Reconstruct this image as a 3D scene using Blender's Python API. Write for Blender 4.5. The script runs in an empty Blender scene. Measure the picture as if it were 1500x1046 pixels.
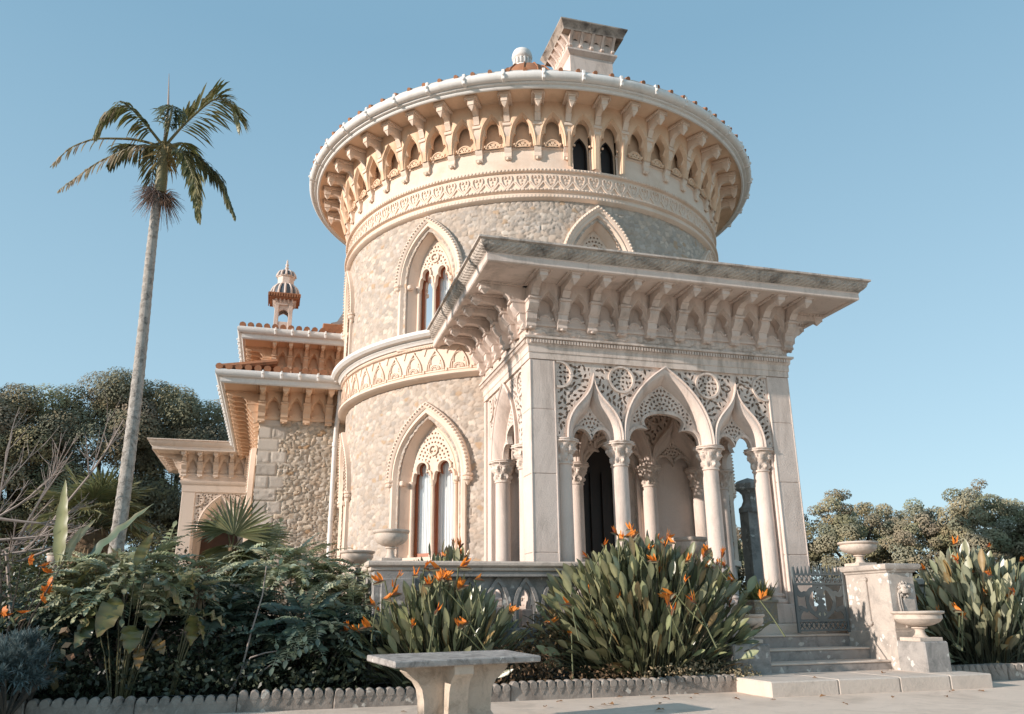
import bpy, math, random
import numpy as np
from mathutils import Matrix, Vector

# ------------------------------------------------------------------ camera, light, exposure
sc = bpy.context.scene
COL = sc.collection
PSI, PITCH, ROLL, FPX = 0.282525, 0.304726, -0.0109112, 1184.76
cd = bpy.data.cameras.new("camera"); cam = bpy.data.objects.new("camera", cd); COL.objects.link(cam)
cd.sensor_fit = 'HORIZONTAL'; cd.sensor_width = 36.0; cd.lens = 36.0 * FPX / 1500.0
cd.clip_start = 0.1; cd.clip_end = 2000.0
_f0 = Vector((math.sin(PSI), math.cos(PSI), 0)); _r0 = Vector((math.cos(PSI), -math.sin(PSI), 0)); _z = Vector((0, 0, 1))
_fw = math.cos(PITCH) * _f0 + math.sin(PITCH) * _z; _u0 = -math.sin(PITCH) * _f0 + math.cos(PITCH) * _z
_r = math.cos(ROLL) * _r0 + math.sin(ROLL) * _u0; _u = -math.sin(ROLL) * _r0 + math.cos(ROLL) * _u0
CAMP = Vector((-3.7582, -11.9216, 1.05))
cam.matrix_world = Matrix(((_r.x, _u.x, -_fw.x, CAMP.x), (_r.y, _u.y, -_fw.y, CAMP.y), (_r.z, _u.z, -_fw.z, CAMP.z), (0, 0, 0, 1)))
sc.camera = cam

SUN_A, SUN_EL = math.radians(-80.0), math.radians(16.0)      # azimuth from -Y towards +X, elevation
sd = Vector((math.sin(SUN_A) * math.cos(SUN_EL), -math.cos(SUN_A) * math.cos(SUN_EL), math.sin(SUN_EL)))
ld = bpy.data.lights.new("sun", 'SUN'); ld.energy = 3.3; ld.angle = math.radians(0.6); ld.color = (1.0, 0.905, 0.825)
lo = bpy.data.objects.new("sun", ld); COL.objects.link(lo); lo.rotation_euler = sd.to_track_quat('Z', 'Y').to_euler(); lo.location = (-30, -10, 30)

wd = bpy.data.worlds.new("World"); sc.world = wd; wd.use_nodes = True
wn = wd.node_tree.nodes; wl = wd.node_tree.links
sky = wn.new('ShaderNodeTexSky'); sky.sky_type = 'NISHITA'; sky.sun_disc = False
sky.sun_elevation = SUN_EL; sky.sun_rotation = math.atan2(sd.x, sd.y)
sky.altitude = 100; sky.air_density = 1.0; sky.dust_density = 0.3; sky.ozone_density = 1.0
hs = wn.new('ShaderNodeHueSaturation'); hs.inputs['Saturation'].default_value = 0.80; hs.inputs['Hue'].default_value = 0.485
wl.new(sky.outputs[0], hs.inputs['Color'])
wt = wn.new('ShaderNodeTexCoord'); wx = wn.new('ShaderNodeSeparateXYZ'); wl.new(wt.outputs['Generated'], wx.inputs[0])
wr = wn.new('ShaderNodeValToRGB'); we = wr.color_ramp.elements; wl.new(wx.outputs[2], wr.inputs[0])
we[0].position = 0.0; we[0].color = (1.85, 2.72, 3.25, 1); we[1].position = 0.62; we[1].color = (0.88, 1.66, 2.32, 1)
wm = wn.new('ShaderNodeMix'); wm.data_type = 'RGBA'; wm.inputs[0].default_value = 0.85
wl.new(hs.outputs[0], wm.inputs[6]); wl.new(wr.outputs[0], wm.inputs[7]); wl.new(wm.outputs[2], wn['Background'].inputs['Color'])
wn['Background'].inputs['Strength'].default_value = 0.15
sc.view_settings.view_transform = 'Standard'; sc.view_settings.look = 'None'; sc.view_settings.gamma = 1.0
sc.view_settings.exposure = 0.80

random.seed(7)
RNG = np.random.default_rng(11)
PI = math.pi

# ------------------------------------------------------------------ helpers
def tag(o, label=None, cat=None, group=None, kind=None):
    if label: o['label'] = label
    if cat: o['category'] = cat
    if group: o['group'] = group
    if kind: o['kind'] = kind
    return o

def empty(name, loc=(0, 0, 0), rz=0.0):
    o = bpy.data.objects.new(name, None); COL.objects.link(o); o.location = loc; o.rotation_euler = (0, 0, rz); o.empty_display_size = 0.2
    return o

def copy_part(o, parent, **kw):
    c = o.copy(); COL.objects.link(c); c.parent = parent
    for k, v in kw.items(): setattr(c, k, v)
    for ch in list(o.children):
        g = ch.copy(); COL.objects.link(g); g.parent = c
    return c

def copy_thing(root, loc, rz=0.0, scale=None):
    r = root.copy(); COL.objects.link(r); r.location = loc; r.rotation_euler = (0, 0, rz)
    if scale: r.scale = (scale,) * 3 if not isinstance(scale, tuple) else scale
    for ch in list(root.children):
        c = ch.copy(); COL.objects.link(c); c.parent = r
        for g in list(ch.children):
            d = g.copy(); COL.objects.link(d); d.parent = c
    return r

class MB:
    """collects vertices and faces of one mesh"""
    def __init__(s): s.V = []; s.F = {}; s.C = []; s.n = 0; s.hascol = False
    def add(s, V, F, col=None):
        V = np.asarray(V, float).reshape(-1, 3)
        if isinstance(F, np.ndarray): s.F.setdefault(F.shape[1], []).append(F + s.n)
        else:
            by = {}
            for f in F: by.setdefault(len(f), []).append(f)
            for k, l in by.items(): s.F.setdefault(k, []).append(np.asarray(l, int) + s.n)
        if col is None: c = np.ones((len(V), 3))
        else:
            s.hascol = True; c = np.asarray(col, float)
            if c.ndim == 1: c = np.tile(c, (len(V), 1))
        s.C.append(c); s.V.append(V); s.n += len(V); return s
    def merge(s, o, fn=None):
        if not o.n: return s
        V = np.concatenate(o.V); C = np.concatenate(o.C)
        if fn: V = fn(V)
        for k, l in o.F.items(): s.F.setdefault(k, []).append(np.concatenate(l) + s.n)
        s.V.append(V); s.C.append(C); s.n += len(V); s.hascol |= o.hascol; return s
    def map(s, fn): s.V = [fn(np.concatenate(s.V))] if s.V else []; s.C = [np.concatenate(s.C)] if s.C else []; return s
    def build(s, name, mat, parent=None, smooth=None, loc=None, rz=None):
        me = bpy.data.meshes.new(name)
        V = np.concatenate(s.V) if s.V else np.zeros((0, 3))
        me.vertices.add(len(V)); me.vertices.foreach_set('co', V.astype(np.float32).ravel())
        fl = []; st = []; p = 0
        for k, l in s.F.items():
            A = np.concatenate(l); fl.append(A.ravel()); st.append(p + k * np.arange(len(A))); p += A.size
        fl = np.concatenate(fl); st = np.concatenate(st)
        me.loops.add(len(fl)); me.loops.foreach_set('vertex_index', fl.astype(np.int32))
        me.polygons.add(len(st)); me.polygons.foreach_set('loop_start', st.astype(np.int32))
        me.update(calc_edges=True); me.validate()
        if s.hascol:
            C = np.concatenate(s.C); a = me.color_attributes.new('Col', 'FLOAT_COLOR', 'POINT')
            a.data.foreach_set('color', np.c_[C, np.ones(len(C))].astype(np.float32).ravel())
        if smooth is not None:
            me.polygons.foreach_set('use_smooth', np.ones(len(me.polygons), bool))
            if smooth < 179: me.set_sharp_from_angle(angle=math.radians(smooth))
        if mat: me.materials.append(mat)
        o = bpy.data.objects.new(name, me); COL.objects.link(o)
        if parent: o.parent = parent
        if loc is not None: o.location = loc
        if rz is not None: o.rotation_euler = (0, 0, rz)
        return o

def box(mb, x0, x1, y0, y1, z0, z1, bev=0.0, col=None):
    if bev <= 0:
        V = [(x, y, z) for z in (z0, z1) for y in (y0, y1) for x in (x0, x1)]
        mb.add(V, [(0, 2, 3, 1), (4, 5, 7, 6), (0, 1, 5, 4), (2, 6, 7, 3), (0, 4, 6, 2), (1, 3, 7, 5)], col); return
    b = bev
    V = []
    for z, i in ((z0, b), (z0 + b, 0), (z1 - b, 0), (z1, b)):
        V += [(x0 + b, y0 + i, z), (x1 - b, y0 + i, z), (x1 - i, y0 + b, z), (x1 - i, y1 - b, z), (x1 - b, y1 - i, z), (x0 + b, y1 - i, z), (x0 + i, y1 - b, z), (x0 + i, y0 + b, z)]
    F = [tuple(range(7, -1, -1)), tuple(range(24, 32))]
    for r in range(3):
        for k in range(8): F.append((r * 8 + k, r * 8 + (k + 1) % 8, r * 8 + 8 + (k + 1) % 8, r * 8 + 8 + k))
    mb.add(V, F, col)

def prism_x(mb, poly, x0, x1):
    """polygon in (y,z) extruded along x"""
    n = len(poly); V = [(x0, y, z) for y, z in poly] + [(x1, y, z) for y, z in poly]
    mb.add(V, [tuple(range(n)), tuple(range(2 * n - 1, n - 1, -1))] + [(i, (i + 1) % n, n + (i + 1) % n, n + i) for i in range(n)])

def prism_y(mb, poly, y0, y1):
    n = len(poly); V = [(x, y0, z) for x, z in poly] + [(x, y1, z) for x, z in poly]
    mb.add(V, [tuple(range(n)), tuple(range(2 * n - 1, n - 1, -1))] + [(i, (i + 1) % n, n + (i + 1) % n, n + i) for i in range(n)])

def lathe(mb, prof, k=32, a0=0.0, a1=2 * PI, c=(0, 0, 0), closed=False):
    """profile (r,z) turned about z; angle measured from -Y towards +X"""
    full = abs(a1 - a0 - 2 * PI) < 1e-6
    m = k if full else k + 1
    A = a0 + (a1 - a0) * np.arange(m) / k
    P = np.asarray(prof, float); n = len(P)
    V = np.empty((m, n, 3)); V[:, :, 0] = c[0] + np.sin(A)[:, None] * P[:, 0]; V[:, :, 1] = c[1] - np.cos(A)[:, None] * P[:, 0]; V[:, :, 2] = c[2] + P[:, 1]
    F = []
    for i in range(k):
        j = (i + 1) % m
        for q in range(n if closed else n - 1):
            q2 = (q + 1) % n
            F.append((i * n + q, j * n + q, j * n + q2, i * n + q2))
    mb.add(V.reshape(-1, 3), np.array(F))

def sweep(mb, path, prof, closed=False, caps=True):
    """path in the x-z plane, profile (n,y): n along the left normal"""
    P = np.asarray(path, float); n = len(P)
    if closed: d = np.roll(P, -1, 0) - P
    else: d = np.diff(P, axis=0)
    d = d / np.maximum(np.linalg.norm(d, axis=1), 1e-9)[:, None]
    nr = np.c_[-d[:, 1], d[:, 0]]
    if closed: a = np.roll(nr, 1, 0); b = nr
    else: a = np.vstack([nr[:1], nr]); b = np.vstack([nr, nr[-1:]])
    m = a + b; m = m / np.maximum(np.linalg.norm(m, axis=1), 1e-6)[:, None]
    sc_ = 1 / np.clip((m * b).sum(1), 0.45, 1.0); m = m * sc_[:, None]
    Q = np.asarray(prof, float); k = len(Q)
    V = np.empty((n, k, 3)); V[:, :, 0] = P[:, None, 0] + m[:, None, 0] * Q[None, :, 0]; V[:, :, 2] = P[:, None, 1] + m[:, None, 1] * Q[None, :, 0]; V[:, :, 1] = Q[None, :, 1]
    F = []
    for i in range(n if closed else n - 1):
        j = (i + 1) % n
        for q in range(k): F.append((i * k + q, j * k + q, j * k + (q + 1) % k, i * k + (q + 1) % k))
    F = [tuple(f) for f in F]
    if caps and not closed: F += [tuple(range(k)), tuple(range(n * k - 1, (n - 1) * k - 1, -1))]
    mb.add(V.reshape(-1, 3), F)

def loft(mb, curves, col=None):
    """curves: list of (Nx2 points in x-z, y or array of y)"""
    n = len(curves[0][0]); V = []
    for p, y in curves:
        p = np.asarray(p, float); V.append(np.c_[p[:, 0], np.broadcast_to(np.asarray(y, float), (n,)), p[:, 1]])
    F = [(r * n + i, r * n + i + 1, r * n + n + i + 1, r * n + n + i) for r in range(len(curves) - 1) for i in range(n - 1)]
    mb.add(np.concatenate(V), np.array(F), col)

def tube(mb, pts, rad, k=6, col=None, cap=True):
    P = np.asarray(pts, float); n = len(P); R = np.broadcast_to(np.asarray(rad, float), (n,))
    T = np.gradient(P, axis=0); T /= np.maximum(np.linalg.norm(T, axis=1), 1e-9)[:, None]
    ref = np.array([0, 0, 1.0]) if abs(T[0][2]) < 0.9 else np.array([1.0, 0, 0])
    V = np.empty((n, k, 3)); a = np.cross(T[0], ref); a /= np.linalg.norm(a)
    for i in range(n):
        a = a - T[i] * (a @ T[i]); a /= max(np.linalg.norm(a), 1e-9); b = np.cross(T[i], a)
        for j in range(k):
            t = 2 * PI * j / k; V[i, j] = P[i] + R[i] * (math.cos(t) * a + math.sin(t) * b)
    F = [(i * k + j, i * k + (j + 1) % k, i * k + k + (j + 1) % k, i * k + k + j) for i in range(n - 1) for j in range(k)]
    if cap: F += [tuple(range(k - 1, -1, -1)), tuple(range((n - 1) * k, n * k))]
    mb.add(V.reshape(-1, 3), F, col)

def bez(p0, p1, p2, p3, n):
    t = np.linspace(0, 1, n)[:, None]; p0, p1, p2, p3 = map(np.array, (p0, p1, p2, p3))
    return (1 - t) ** 3 * p0 + 3 * (1 - t) ** 2 * t * p1 + 3 * (1 - t) * t * t * p2 + t ** 3 * p3

def arch(c, h, zs, za, kind='pointed', n=14):
    """arch line from left spring to right spring through the apex; 2n-1 points"""
    H = za - zs
    if kind == 'ogee': l = bez((-h, zs), (-h, zs + .60 * H), (-.10 * h, zs + .52 * H), (0, za), n)
    else: l = bez((-h, zs), (-h, zs + .50 * H), (-.50 * h, zs + .80 * H), (0, za), n)
    r = l[::-1][1:].copy(); r[:, 0] *= -1
    p = np.vstack([l, r]); p[:, 0] += c; return p

def trefoil(c, h, zs, zc, zt, hc, n=14):
    """cusped line: side lobes from the spring to cusp tips (+-hc, zc), middle lobe up to zt; 2n-1 points"""
    k = n // 2
    a = bez((-h, zs), (-h, zs + .9 * (zc - zs) + .06), (-hc - .25 * (h - hc), zc + .10 * (zt - zc)), (-hc, zc), k + 1)
    b = bez((-hc, zc), (-hc - .22 * h, zc + .55 * (zt - zc)), (-.45 * h, zt), (0, zt), n - k)
    l = np.vstack([a, b[1:]])
    r = l[::-1][1:].copy(); r[:, 0] *= -1
    p = np.vstack([l, r]); p[:, 0] += c; return p

def trilobe(c, h, zs, zl, zp, n=14):
    """two round lobes with a pendant in the middle (side arches); 2n-1 points"""
    l = bez((-h, zs), (-h * .98, zl + .35 * (zl - zs)), (-.22 * h, zl + .45 * (zl - zp)), (0, zp), n)
    r = l[::-1][1:].copy(); r[:, 0] *= -1
    p = np.vstack([l, r]); p[:, 0] += c; return p

# --- fretwork
def seg_dist(P, S):
    out = np.full(len(P), 1e9)
    a = S[:, :2]; d = S[:, 2:] - a; L = np.maximum((d * d).sum(1), 1e-12)
    for i in range(0, len(P), 1500):
        q = P[i:i + 1500, None, :] - a[None]
        t = np.clip((q * d).sum(2) / L, 0, 1)
        r = q - t[..., None] * d
        out[i:i + 1500] = np.sqrt((r * r).sum(2)).min(1)
    return out

def pip(P, poly):
    x, z = P[:, 0], P[:, 1]; ins = np.zeros(len(P), bool); n = len(poly)
    for i in range(n):
        x0, z0 = poly[i]; x1, z1 = poly[(i + 1) % n]
        if z0 == z1: continue
        m = (z0 > z) != (z1 > z)
        ins ^= m & (x < (x1 - x0) * (z - z0) / (z1 - z0) + x0)
    return ins

def to_segs(lines):
    S = []
    for l in lines:
        l = np.asarray(l, float); S.append(np.c_[l[:-1], l[1:]])
    return np.concatenate(S)

def curl(x, z, a, L, turn, n=9, grow=1.6):
    pts = [(x, z)]; h = a
    for i in range(n):
        t = (i + 1) / n; h += turn / n * (0.4 + grow * t * t); x += L / n * math.cos(h) * (1 - .45 * t); z += L / n * math.sin(h) * (1 - .45 * t); pts.append((x, z))
    return pts

def fan_pattern(c, z0, H, w, n=4, s=1.0):
    """arabesque: a stem with paired curling branches"""
    L = [[(c, z0), (c, z0 + H)]]
    for i in range(n):
        z = z0 + H * (.02 + .78 * i / n); r = w * (1.0 - .55 * i / n)
        for sg in (-1, 1):
            a = PI / 2 - sg * (1.15 - .18 * i); 
            L.append(curl(c, z, a, r * s, sg * 1.5, 9)); L.append(curl(c + sg * r * .38, z + r * .18, PI / 2 - sg * .5, r * .6 * s, sg * -2.6, 8))
            L.append(curl(c + sg * r * .45, z + r * .22, PI / 2 - sg * 1.7, r * .55 * s, sg * 2.6, 8))
    return L

def fret(mb, poly, lines, w, border, cell, yf, yb, back=True, holes=None):
    """pierced plate cut out of polygon: solid along its border and along the lines"""
    poly = np.asarray(poly, float); S = to_segs(lines) if lines else None
    E = np.c_[poly, np.roll(poly, -1, 0)]
    x0, z0 = poly.min(0) - cell; x1, z1 = poly.max(0) + cell
    nx = int((x1 - x0) / cell) + 2; nz = int((z1 - z0) / cell) + 2
    X, Z = np.meshgrid(x0 + cell * np.arange(nx), z0 + cell * np.arange(nz), indexing='ij')
    P = np.c_[X.ravel(), Z.ravel()]
    de = seg_dist(P, E); ins = pip(P, poly); sdf = np.where(ins, de, -de)
    body = border - sdf
    if S is not None: body = np.maximum(body, w - seg_dist(P, S))
    if holes is not None:
        hd = np.full(len(P), 9.0)
        for hx, hz, ha, hb, an in holes:
            near = np.flatnonzero((np.abs(P[:, 0] - hx) < .12) & (np.abs(P[:, 1] - hz) < .12))
            if not len(near): continue
            dx = P[near, 0] - hx; dz = P[near, 1] - hz; c, s = math.cos(an), math.sin(an); u = (dx * c + dz * s) / ha; v = (-dx * s + dz * c) / hb
            hd[near] = np.minimum(hd[near], (np.sqrt(u * u + (v / np.maximum(.25, 1 - .75 * np.abs(np.clip(u, -1, 1)))) ** 2 * .8) - 1) * hb)
        body = np.maximum(body, hd)
    F = np.minimum(sdf, body).reshape(nx, nz) + 1e-6
    V = []; Q = []; n0 = 0
    cor = ((0, 0), (1, 0), (1, 1), (0, 1))
    act = np.zeros((nx - 1, nz - 1), bool)
    for a, b in cor: act |= F[a:nx - 1 + a, b:nz - 1 + b] > 0
    for i, j in np.argwhere(act):
        f = [F[i + a, j + b] for a, b in cor]; pts = []; cut = []
        for k in range(4):
            a, b = cor[k]; a2, b2 = cor[(k + 1) % 4]; fa = f[k]; fb = f[(k + 1) % 4]
            pa = (x0 + cell * (i + a), z0 + cell * (j + b))
            if fa > 0: pts.append(pa); cut.append(0)
            if (fa > 0) != (fb > 0):
                t = fa / (fa - fb); pts.append((pa[0] + cell * t * (a2 - a), pa[1] + cell * t * (b2 - b))); cut.append(1)
        m = len(pts)
        if m < 3: continue
        V += [(p[0], yf, p[1]) for p in pts] + [(p[0], yb, p[1]) for p in pts]
        Q.append(tuple(range(n0, n0 + m)))
        if back: Q.append(tuple(range(n0 + 2 * m - 1, n0 + m - 1, -1)))
        for k in range(m):
            k2 = (k + 1) % m
            if cut[k] and cut[k2]: Q.append((n0 + k, n0 + k2, n0 + m + k2, n0 + m + k))
        n0 += 2 * m
    if V: mb.add(V, Q)

def palmette(cx, cz, rmax, pitch=.078, a=.034, b=.017, r0=.07, amin=-.35, amax=PI + .35):
    """leaf-shaped holes on rings round a centre, mirrored left and right"""
    H = []; r = r0; i = 0
    while r < rmax:
        n = max(3, int(PI * r / (pitch * .80)))
        for k in range(n + 1):
            t = PI / 2 + (k + (.5 if i % 2 else 0)) * (PI / n)
            if t > amax: break
            for sg in ((1, -1) if t > PI / 2 + 1e-6 else (1,)):
                th = PI / 2 + sg * (t - PI / 2)
                if th < amin: continue
                H.append((cx + r * math.cos(th), cz + r * math.sin(th), a, b, th + sg * (.95 if i % 2 else -.75) * (0 if abs(t - PI / 2) < 1e-6 else 1)))
        r += pitch * .92; i += 1
    return H

def leaf_holes(poly, n, seed, a=.04, b=.016, gap=.055, avoid=()):
    """irregular leaf-shaped holes spread over a polygon"""
    rg = np.random.default_rng(seed); lo = poly.min(0); hi = poly.max(0); H = []
    for _ in range(n * 12):
        x, z = rg.uniform(lo, hi)
        if any((x - h[0]) ** 2 + (z - h[1]) ** 2 < gap * gap for h in H): continue
        if any(abs(math.hypot(x - c[0], z - c[1]) - c[2]) < .045 for c in avoid): continue
        H.append((x, z, a * rg.uniform(.7, 1.2), b * rg.uniform(.8, 1.25), rg.uniform(0, PI)))
        if len(H) >= n: break
    return H

def relief(mb, poly, lines, w, h, cell, y, groove=0.0):
    """carved panel: rounded ridges of height h along the lines on a sunk ground"""
    poly = np.asarray(poly, float); S = to_segs(lines)
    x0, z0 = poly.min(0); x1, z1 = poly.max(0)
    nx = max(int((x1 - x0) / cell) + 1, 3); nz = max(int((z1 - z0) / cell) + 1, 3)
    X, Z = np.meshgrid(np.linspace(x0, x1, nx), np.linspace(z0, z1, nz), indexing='ij')
    P = np.c_[X.ravel(), Z.ravel()]; ins = pip(P, poly)
    d = seg_dist(P, S); E = np.c_[poly, np.roll(poly, -1, 0)]; de = seg_dist(P, E)
    hh = h * np.sqrt(np.clip(1 - (d / w) ** 2, 0, 1)); hh = np.where(de < w * .6, h * .2, hh)
    V = np.c_[P[:, 0], y - hh, P[:, 1]]
    I = np.arange(nx * nz).reshape(nx, nz); ok = ins.reshape(nx, nz)
    m = ok[:-1, :-1] & ok[1:, :-1] & ok[1:, 1:] & ok[:-1, 1:]
    F = np.stack([I[:-1, :-1][m], I[1:, :-1][m], I[1:, 1:][m], I[:-1, 1:][m]], 1)
    if len(F): mb.add(V, F)

def circle(c, z, r, n=24, a0=0.0, a1=2 * PI):
    t = np.linspace(a0, a1, n); return np.c_[c + r * np.cos(t), z + r * np.sin(t)]

def rosette_lines(c, z, r, k=4, ph=0.0):
    L = []
    for i in range(k):
        a = ph + 2 * PI * i / k
        L.append(curl(c, z, a, r * 1.15, 2.4, 9)); L.append(curl(c, z, a + PI / k, r * .95, -2.2, 9))
        L.append(curl(c + .55 * r * math.cos(a), z + .55 * r * math.sin(a), a + .9, r * .5, -2.5, 7))
    L.append(circle(c, z, r * .16, 10)); return L

# --- rubble masonry
def hash2(i, j, k):
    x = np.sin(i * 127.1 + j * 311.7 + k * 74.7) * 43758.5453; return x - np.floor(x)

def rubble(s, z, size, asp=1.3, seed=0):
    """returns relief height and albedo of irregular stones with flush mortar"""
    w1 = .35 * np.sin(s * 3.1 + 1.7 * np.sin(z * 2.3)) ; w2 = .35 * np.sin(z * 2.7 + 1.3 * np.sin(s * 2.9))
    u = s / (size * asp) + w1; v = z / size + w2
    iu = np.floor(u); iv = np.floor(v)
    f1 = np.full(u.shape, 9.0); f2 = np.full(u.shape, 9.0); ci = np.zeros(u.shape); cj = np.zeros(u.shape); du = np.zeros(u.shape); dv = np.zeros(u.shape)
    for a in (-1, 0, 1):
        for b in (-1, 0, 1):
            x = iu + a; y = iv + b
            px = x + .5 + .46 * (2 * hash2(x, y, seed) - 1); py = y + .5 + .46 * (2 * hash2(x, y, seed + 5) - 1)
            wgt = .85 + .4 * hash2(x, y, seed + 9)
            dx = u - px; dy = v - py; d = np.maximum(np.abs(dx) * .75 + np.abs(dy) * .35, np.sqrt(dx * dx + dy * dy) * .95) / wgt
            m = d < f1; f2 = np.where(m, f1, np.minimum(f2, d)); ci = np.where(m, x, ci); cj = np.where(m, y, cj); du = np.where(m, dx, du); dv = np.where(m, dy, dv); f1 = np.where(m, d, f1)
    e = f2 - f1
    k = np.clip((e - .03) / .11, 0, 1); k = k * k * (3 - 2 * k)
    h0 = hash2(ci, cj, seed + 21); t1 = hash2(ci, cj, seed + 31) - .5; t2 = hash2(ci, cj, seed + 41) - .5
    hgt = k * (.55 + .45 * h0 + .9 * (t1 * du + t2 * dv))
    r = hash2(ci, cj, seed + 51); g = hash2(ci, cj, seed + 61)
    return hgt, k, r, g

def stone_colors(k, r, g, pal, mortar):
    pal = np.asarray(pal); n = len(pal) - 1
    idx = np.minimum((r * n).astype(int), n - 1)
    c = pal[idx] * (.74 + .46 * g)[..., None]
    c = np.where((r > .965)[..., None], pal[n], c)
    return np.asarray(mortar) * (1 - k[..., None]) + c * k[..., None]

# ------------------------------------------------------------------ materials
def newmat(name):
    m = bpy.data.materials.new(name); m.use_nodes = True; return m, m.node_tree.nodes, m.node_tree.links

def ramp(N, L, src, p0, p1, c0=(0, 0, 0, 1), c1=(1, 1, 1, 1)):
    r = N.new('ShaderNodeValToRGB'); e = r.color_ramp.elements
    e[0].position = p0; e[0].color = c0; e[1].position = p1; e[1].color = c1
    L.new(src, r.inputs[0]); return r.outputs[0]

def noise(N, L, vec, scale, detail=4, rough=.6, dist=0.0):
    n = N.new('ShaderNodeTexNoise'); n.inputs['Scale'].default_value = scale; n.inputs['Detail'].default_value = detail; n.inputs['Roughness'].default_value = rough; n.inputs['Distortion'].default_value = dist
    L.new(vec, n.inputs['Vector']); return n.outputs['Fac']

def mixc(N, L, fac, a, b, mode='MIX'):
    m = N.new('ShaderNodeMix'); m.data_type = 'RGBA'; m.blend_type = mode
    for sock, v in ((m.inputs[0], fac), (m.inputs[6], a), (m.inputs[7], b)):
        if isinstance(v, (int, float)): sock.default_value = v
        elif isinstance(v, tuple): sock.default_value = v if len(v) == 4 else v + (1,)
        else: L.new(v, sock)
    return m.outputs[2]

def stone(name, c1, c2, scale=2.5, rough=.9, bump=.3, bscale=60, stain=None, st_amt=.5, st_scale=3.0, st_pos=.55, lichen=None, li_scale=9, li_r=.28, vcol=False, streak=False, lattice=0.0):
    m, N, L = newmat(name); b = N['Principled BSDF']
    g = N.new('ShaderNodeNewGeometry'); vec = g.outputs['Position']
    f = noise(N, L, vec, scale, 6, .65)
    col = mixc(N, L, ramp(N, L, f, .3, .7), c1, c2)
    fine = noise(N, L, vec, bscale, 3, .7)
    col = mixc(N, L, .35, col, mixc(N, L, fine, tuple(.7 * x for x in c1), tuple(min(1, 1.25 * x) for x in c1)))
    if vcol:
        a = N.new('ShaderNodeAttribute'); a.attribute_name = 'Col'
        col = mixc(N, L, .8, col, mixc(N, L, .35, a.outputs['Color'], mixc(N, L, fine, (.3, .3, .3), (1.0, 1.0, 1.0)), 'SOFT_LIGHT'))
    if stain:
        v2 = vec
        if streak:
            mp = N.new('ShaderNodeMapping'); mp.inputs['Scale'].default_value = (1, 1, .25); L.new(vec, mp.inputs[0]); v2 = mp.outputs[0]
        s = noise(N, L, v2, st_scale, 8, .72, .6)
        mk = N.new('ShaderNodeMath'); mk.operation = 'MULTIPLY'; mk.inputs[1].default_value = st_amt; L.new(ramp(N, L, s, st_pos - .07, st_pos + .14), mk.inputs[0])
        col = mixc(N, L, mk.outputs[0], col, stain)
    if lichen:
        vo = N.new('ShaderNodeTexVoronoi'); vo.inputs['Scale'].default_value = li_scale
        wv = N.new('ShaderNodeVectorMath'); wv.operation = 'ADD'
        nz = N.new('ShaderNodeTexNoise'); nz.inputs['Scale'].default_value = 14; L.new(vec, nz.inputs['Vector'])
        sm = N.new('ShaderNodeVectorMath'); sm.operation = 'SCALE'; sm.inputs['Scale'].default_value = .12; L.new(nz.outputs['Color'], sm.inputs[0])
        L.new(vec, wv.inputs[0]); L.new(sm.outputs[0], wv.inputs[1]); L.new(wv.outputs[0], vo.inputs['Vector'])
        msk = ramp(N, L, vo.outputs['Distance'], li_r - .06, li_r, (1, 1, 1, 1), (0, 0, 0, 1))
        gate = ramp(N, L, noise(N, L, vec, 1.6, 3), .5, .56)
        mm = N.new('ShaderNodeMath'); mm.operation = 'MULTIPLY'; L.new(msk, mm.inputs[0]); L.new(gate, mm.inputs[1])
        m3 = N.new('ShaderNodeMath'); m3.operation = 'MULTIPLY'; m3.inputs[1].default_value = .8; L.new(mm.outputs[0], m3.inputs[0])
        col = mixc(N, L, m3.outputs[0], col, lichen)
    L.new(col, b.inputs['Base Color']); b.inputs['Roughness'].default_value = rough
    b.inputs['Specular IOR Level'].default_value = .25
    h = noise(N, L, vec, bscale, 6, .7); 
    if lattice:
        sep = N.new('ShaderNodeSeparateXYZ'); L.new(vec, sep.inputs[0])
        def M(op, a, bb):
            q = N.new('ShaderNodeMath'); q.operation = op
            for i, v in enumerate((a, bb)):
                if v is None: continue
                if isinstance(v, (int, float)): q.inputs[i].default_value = v
                else: L.new(v, q.inputs[i])
            return q.outputs[0]
        xy = M('ADD', sep.outputs[0], sep.outputs[1])
        s1 = M('ABSOLUTE', M('SINE', M('MULTIPLY', M('ADD', xy, sep.outputs[2]), lattice), None), None)
        s2 = M('ABSOLUTE', M('SINE', M('MULTIPLY', M('SUBTRACT', xy, sep.outputs[2]), lattice), None), None)
        h = M('ADD', M('MULTIPLY', h, .35), M('MULTIPLY', M('MINIMUM', s1, s2), .9))
    bp = N.new('ShaderNodeBump'); bp.inputs['Strength'].default_value = bump; bp.inputs['Distance'].default_value = .02
    L.new(h, bp.inputs['Height']); L.new(bp.outputs[0], b.inputs['Normal'])
    return m

def leafmat(name, tint=(1, 1, 1), rough=.45, trans=.25, spec=.4):
    m, N, L = newmat(name); b = N['Principled BSDF']
    a = N.new('ShaderNodeAttribute'); a.attribute_name = 'Col'
    g = N.new('ShaderNodeNewGeometry'); f = noise(N, L, g.outputs['Position'], 9, 3)
    c = mixc(N, L, 1.0, a.outputs['Color'], tint + (1,), 'MULTIPLY')
    c = mixc(N, L, .35, c, mixc(N, L, f, (.25, .25, .2), (1, 1, .9)), 'SOFT_LIGHT')
    L.new(c, b.inputs['Base Color']); b.inputs['Roughness'].default_value = rough; b.inputs['Specular IOR Level'].default_value = spec
    t = N.new('ShaderNodeBsdfTranslucent'); L.new(c, t.inputs['Color'])
    mx = N.new('ShaderNodeMixShader'); mx.inputs[0].default_value = trans
    L.new(b.outputs[0], mx.inputs[1]); L.new(t.outputs[0], mx.inputs[2]); L.new(mx.outputs[0], N['Material Output'].inputs['Surface'])
    return m

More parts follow.
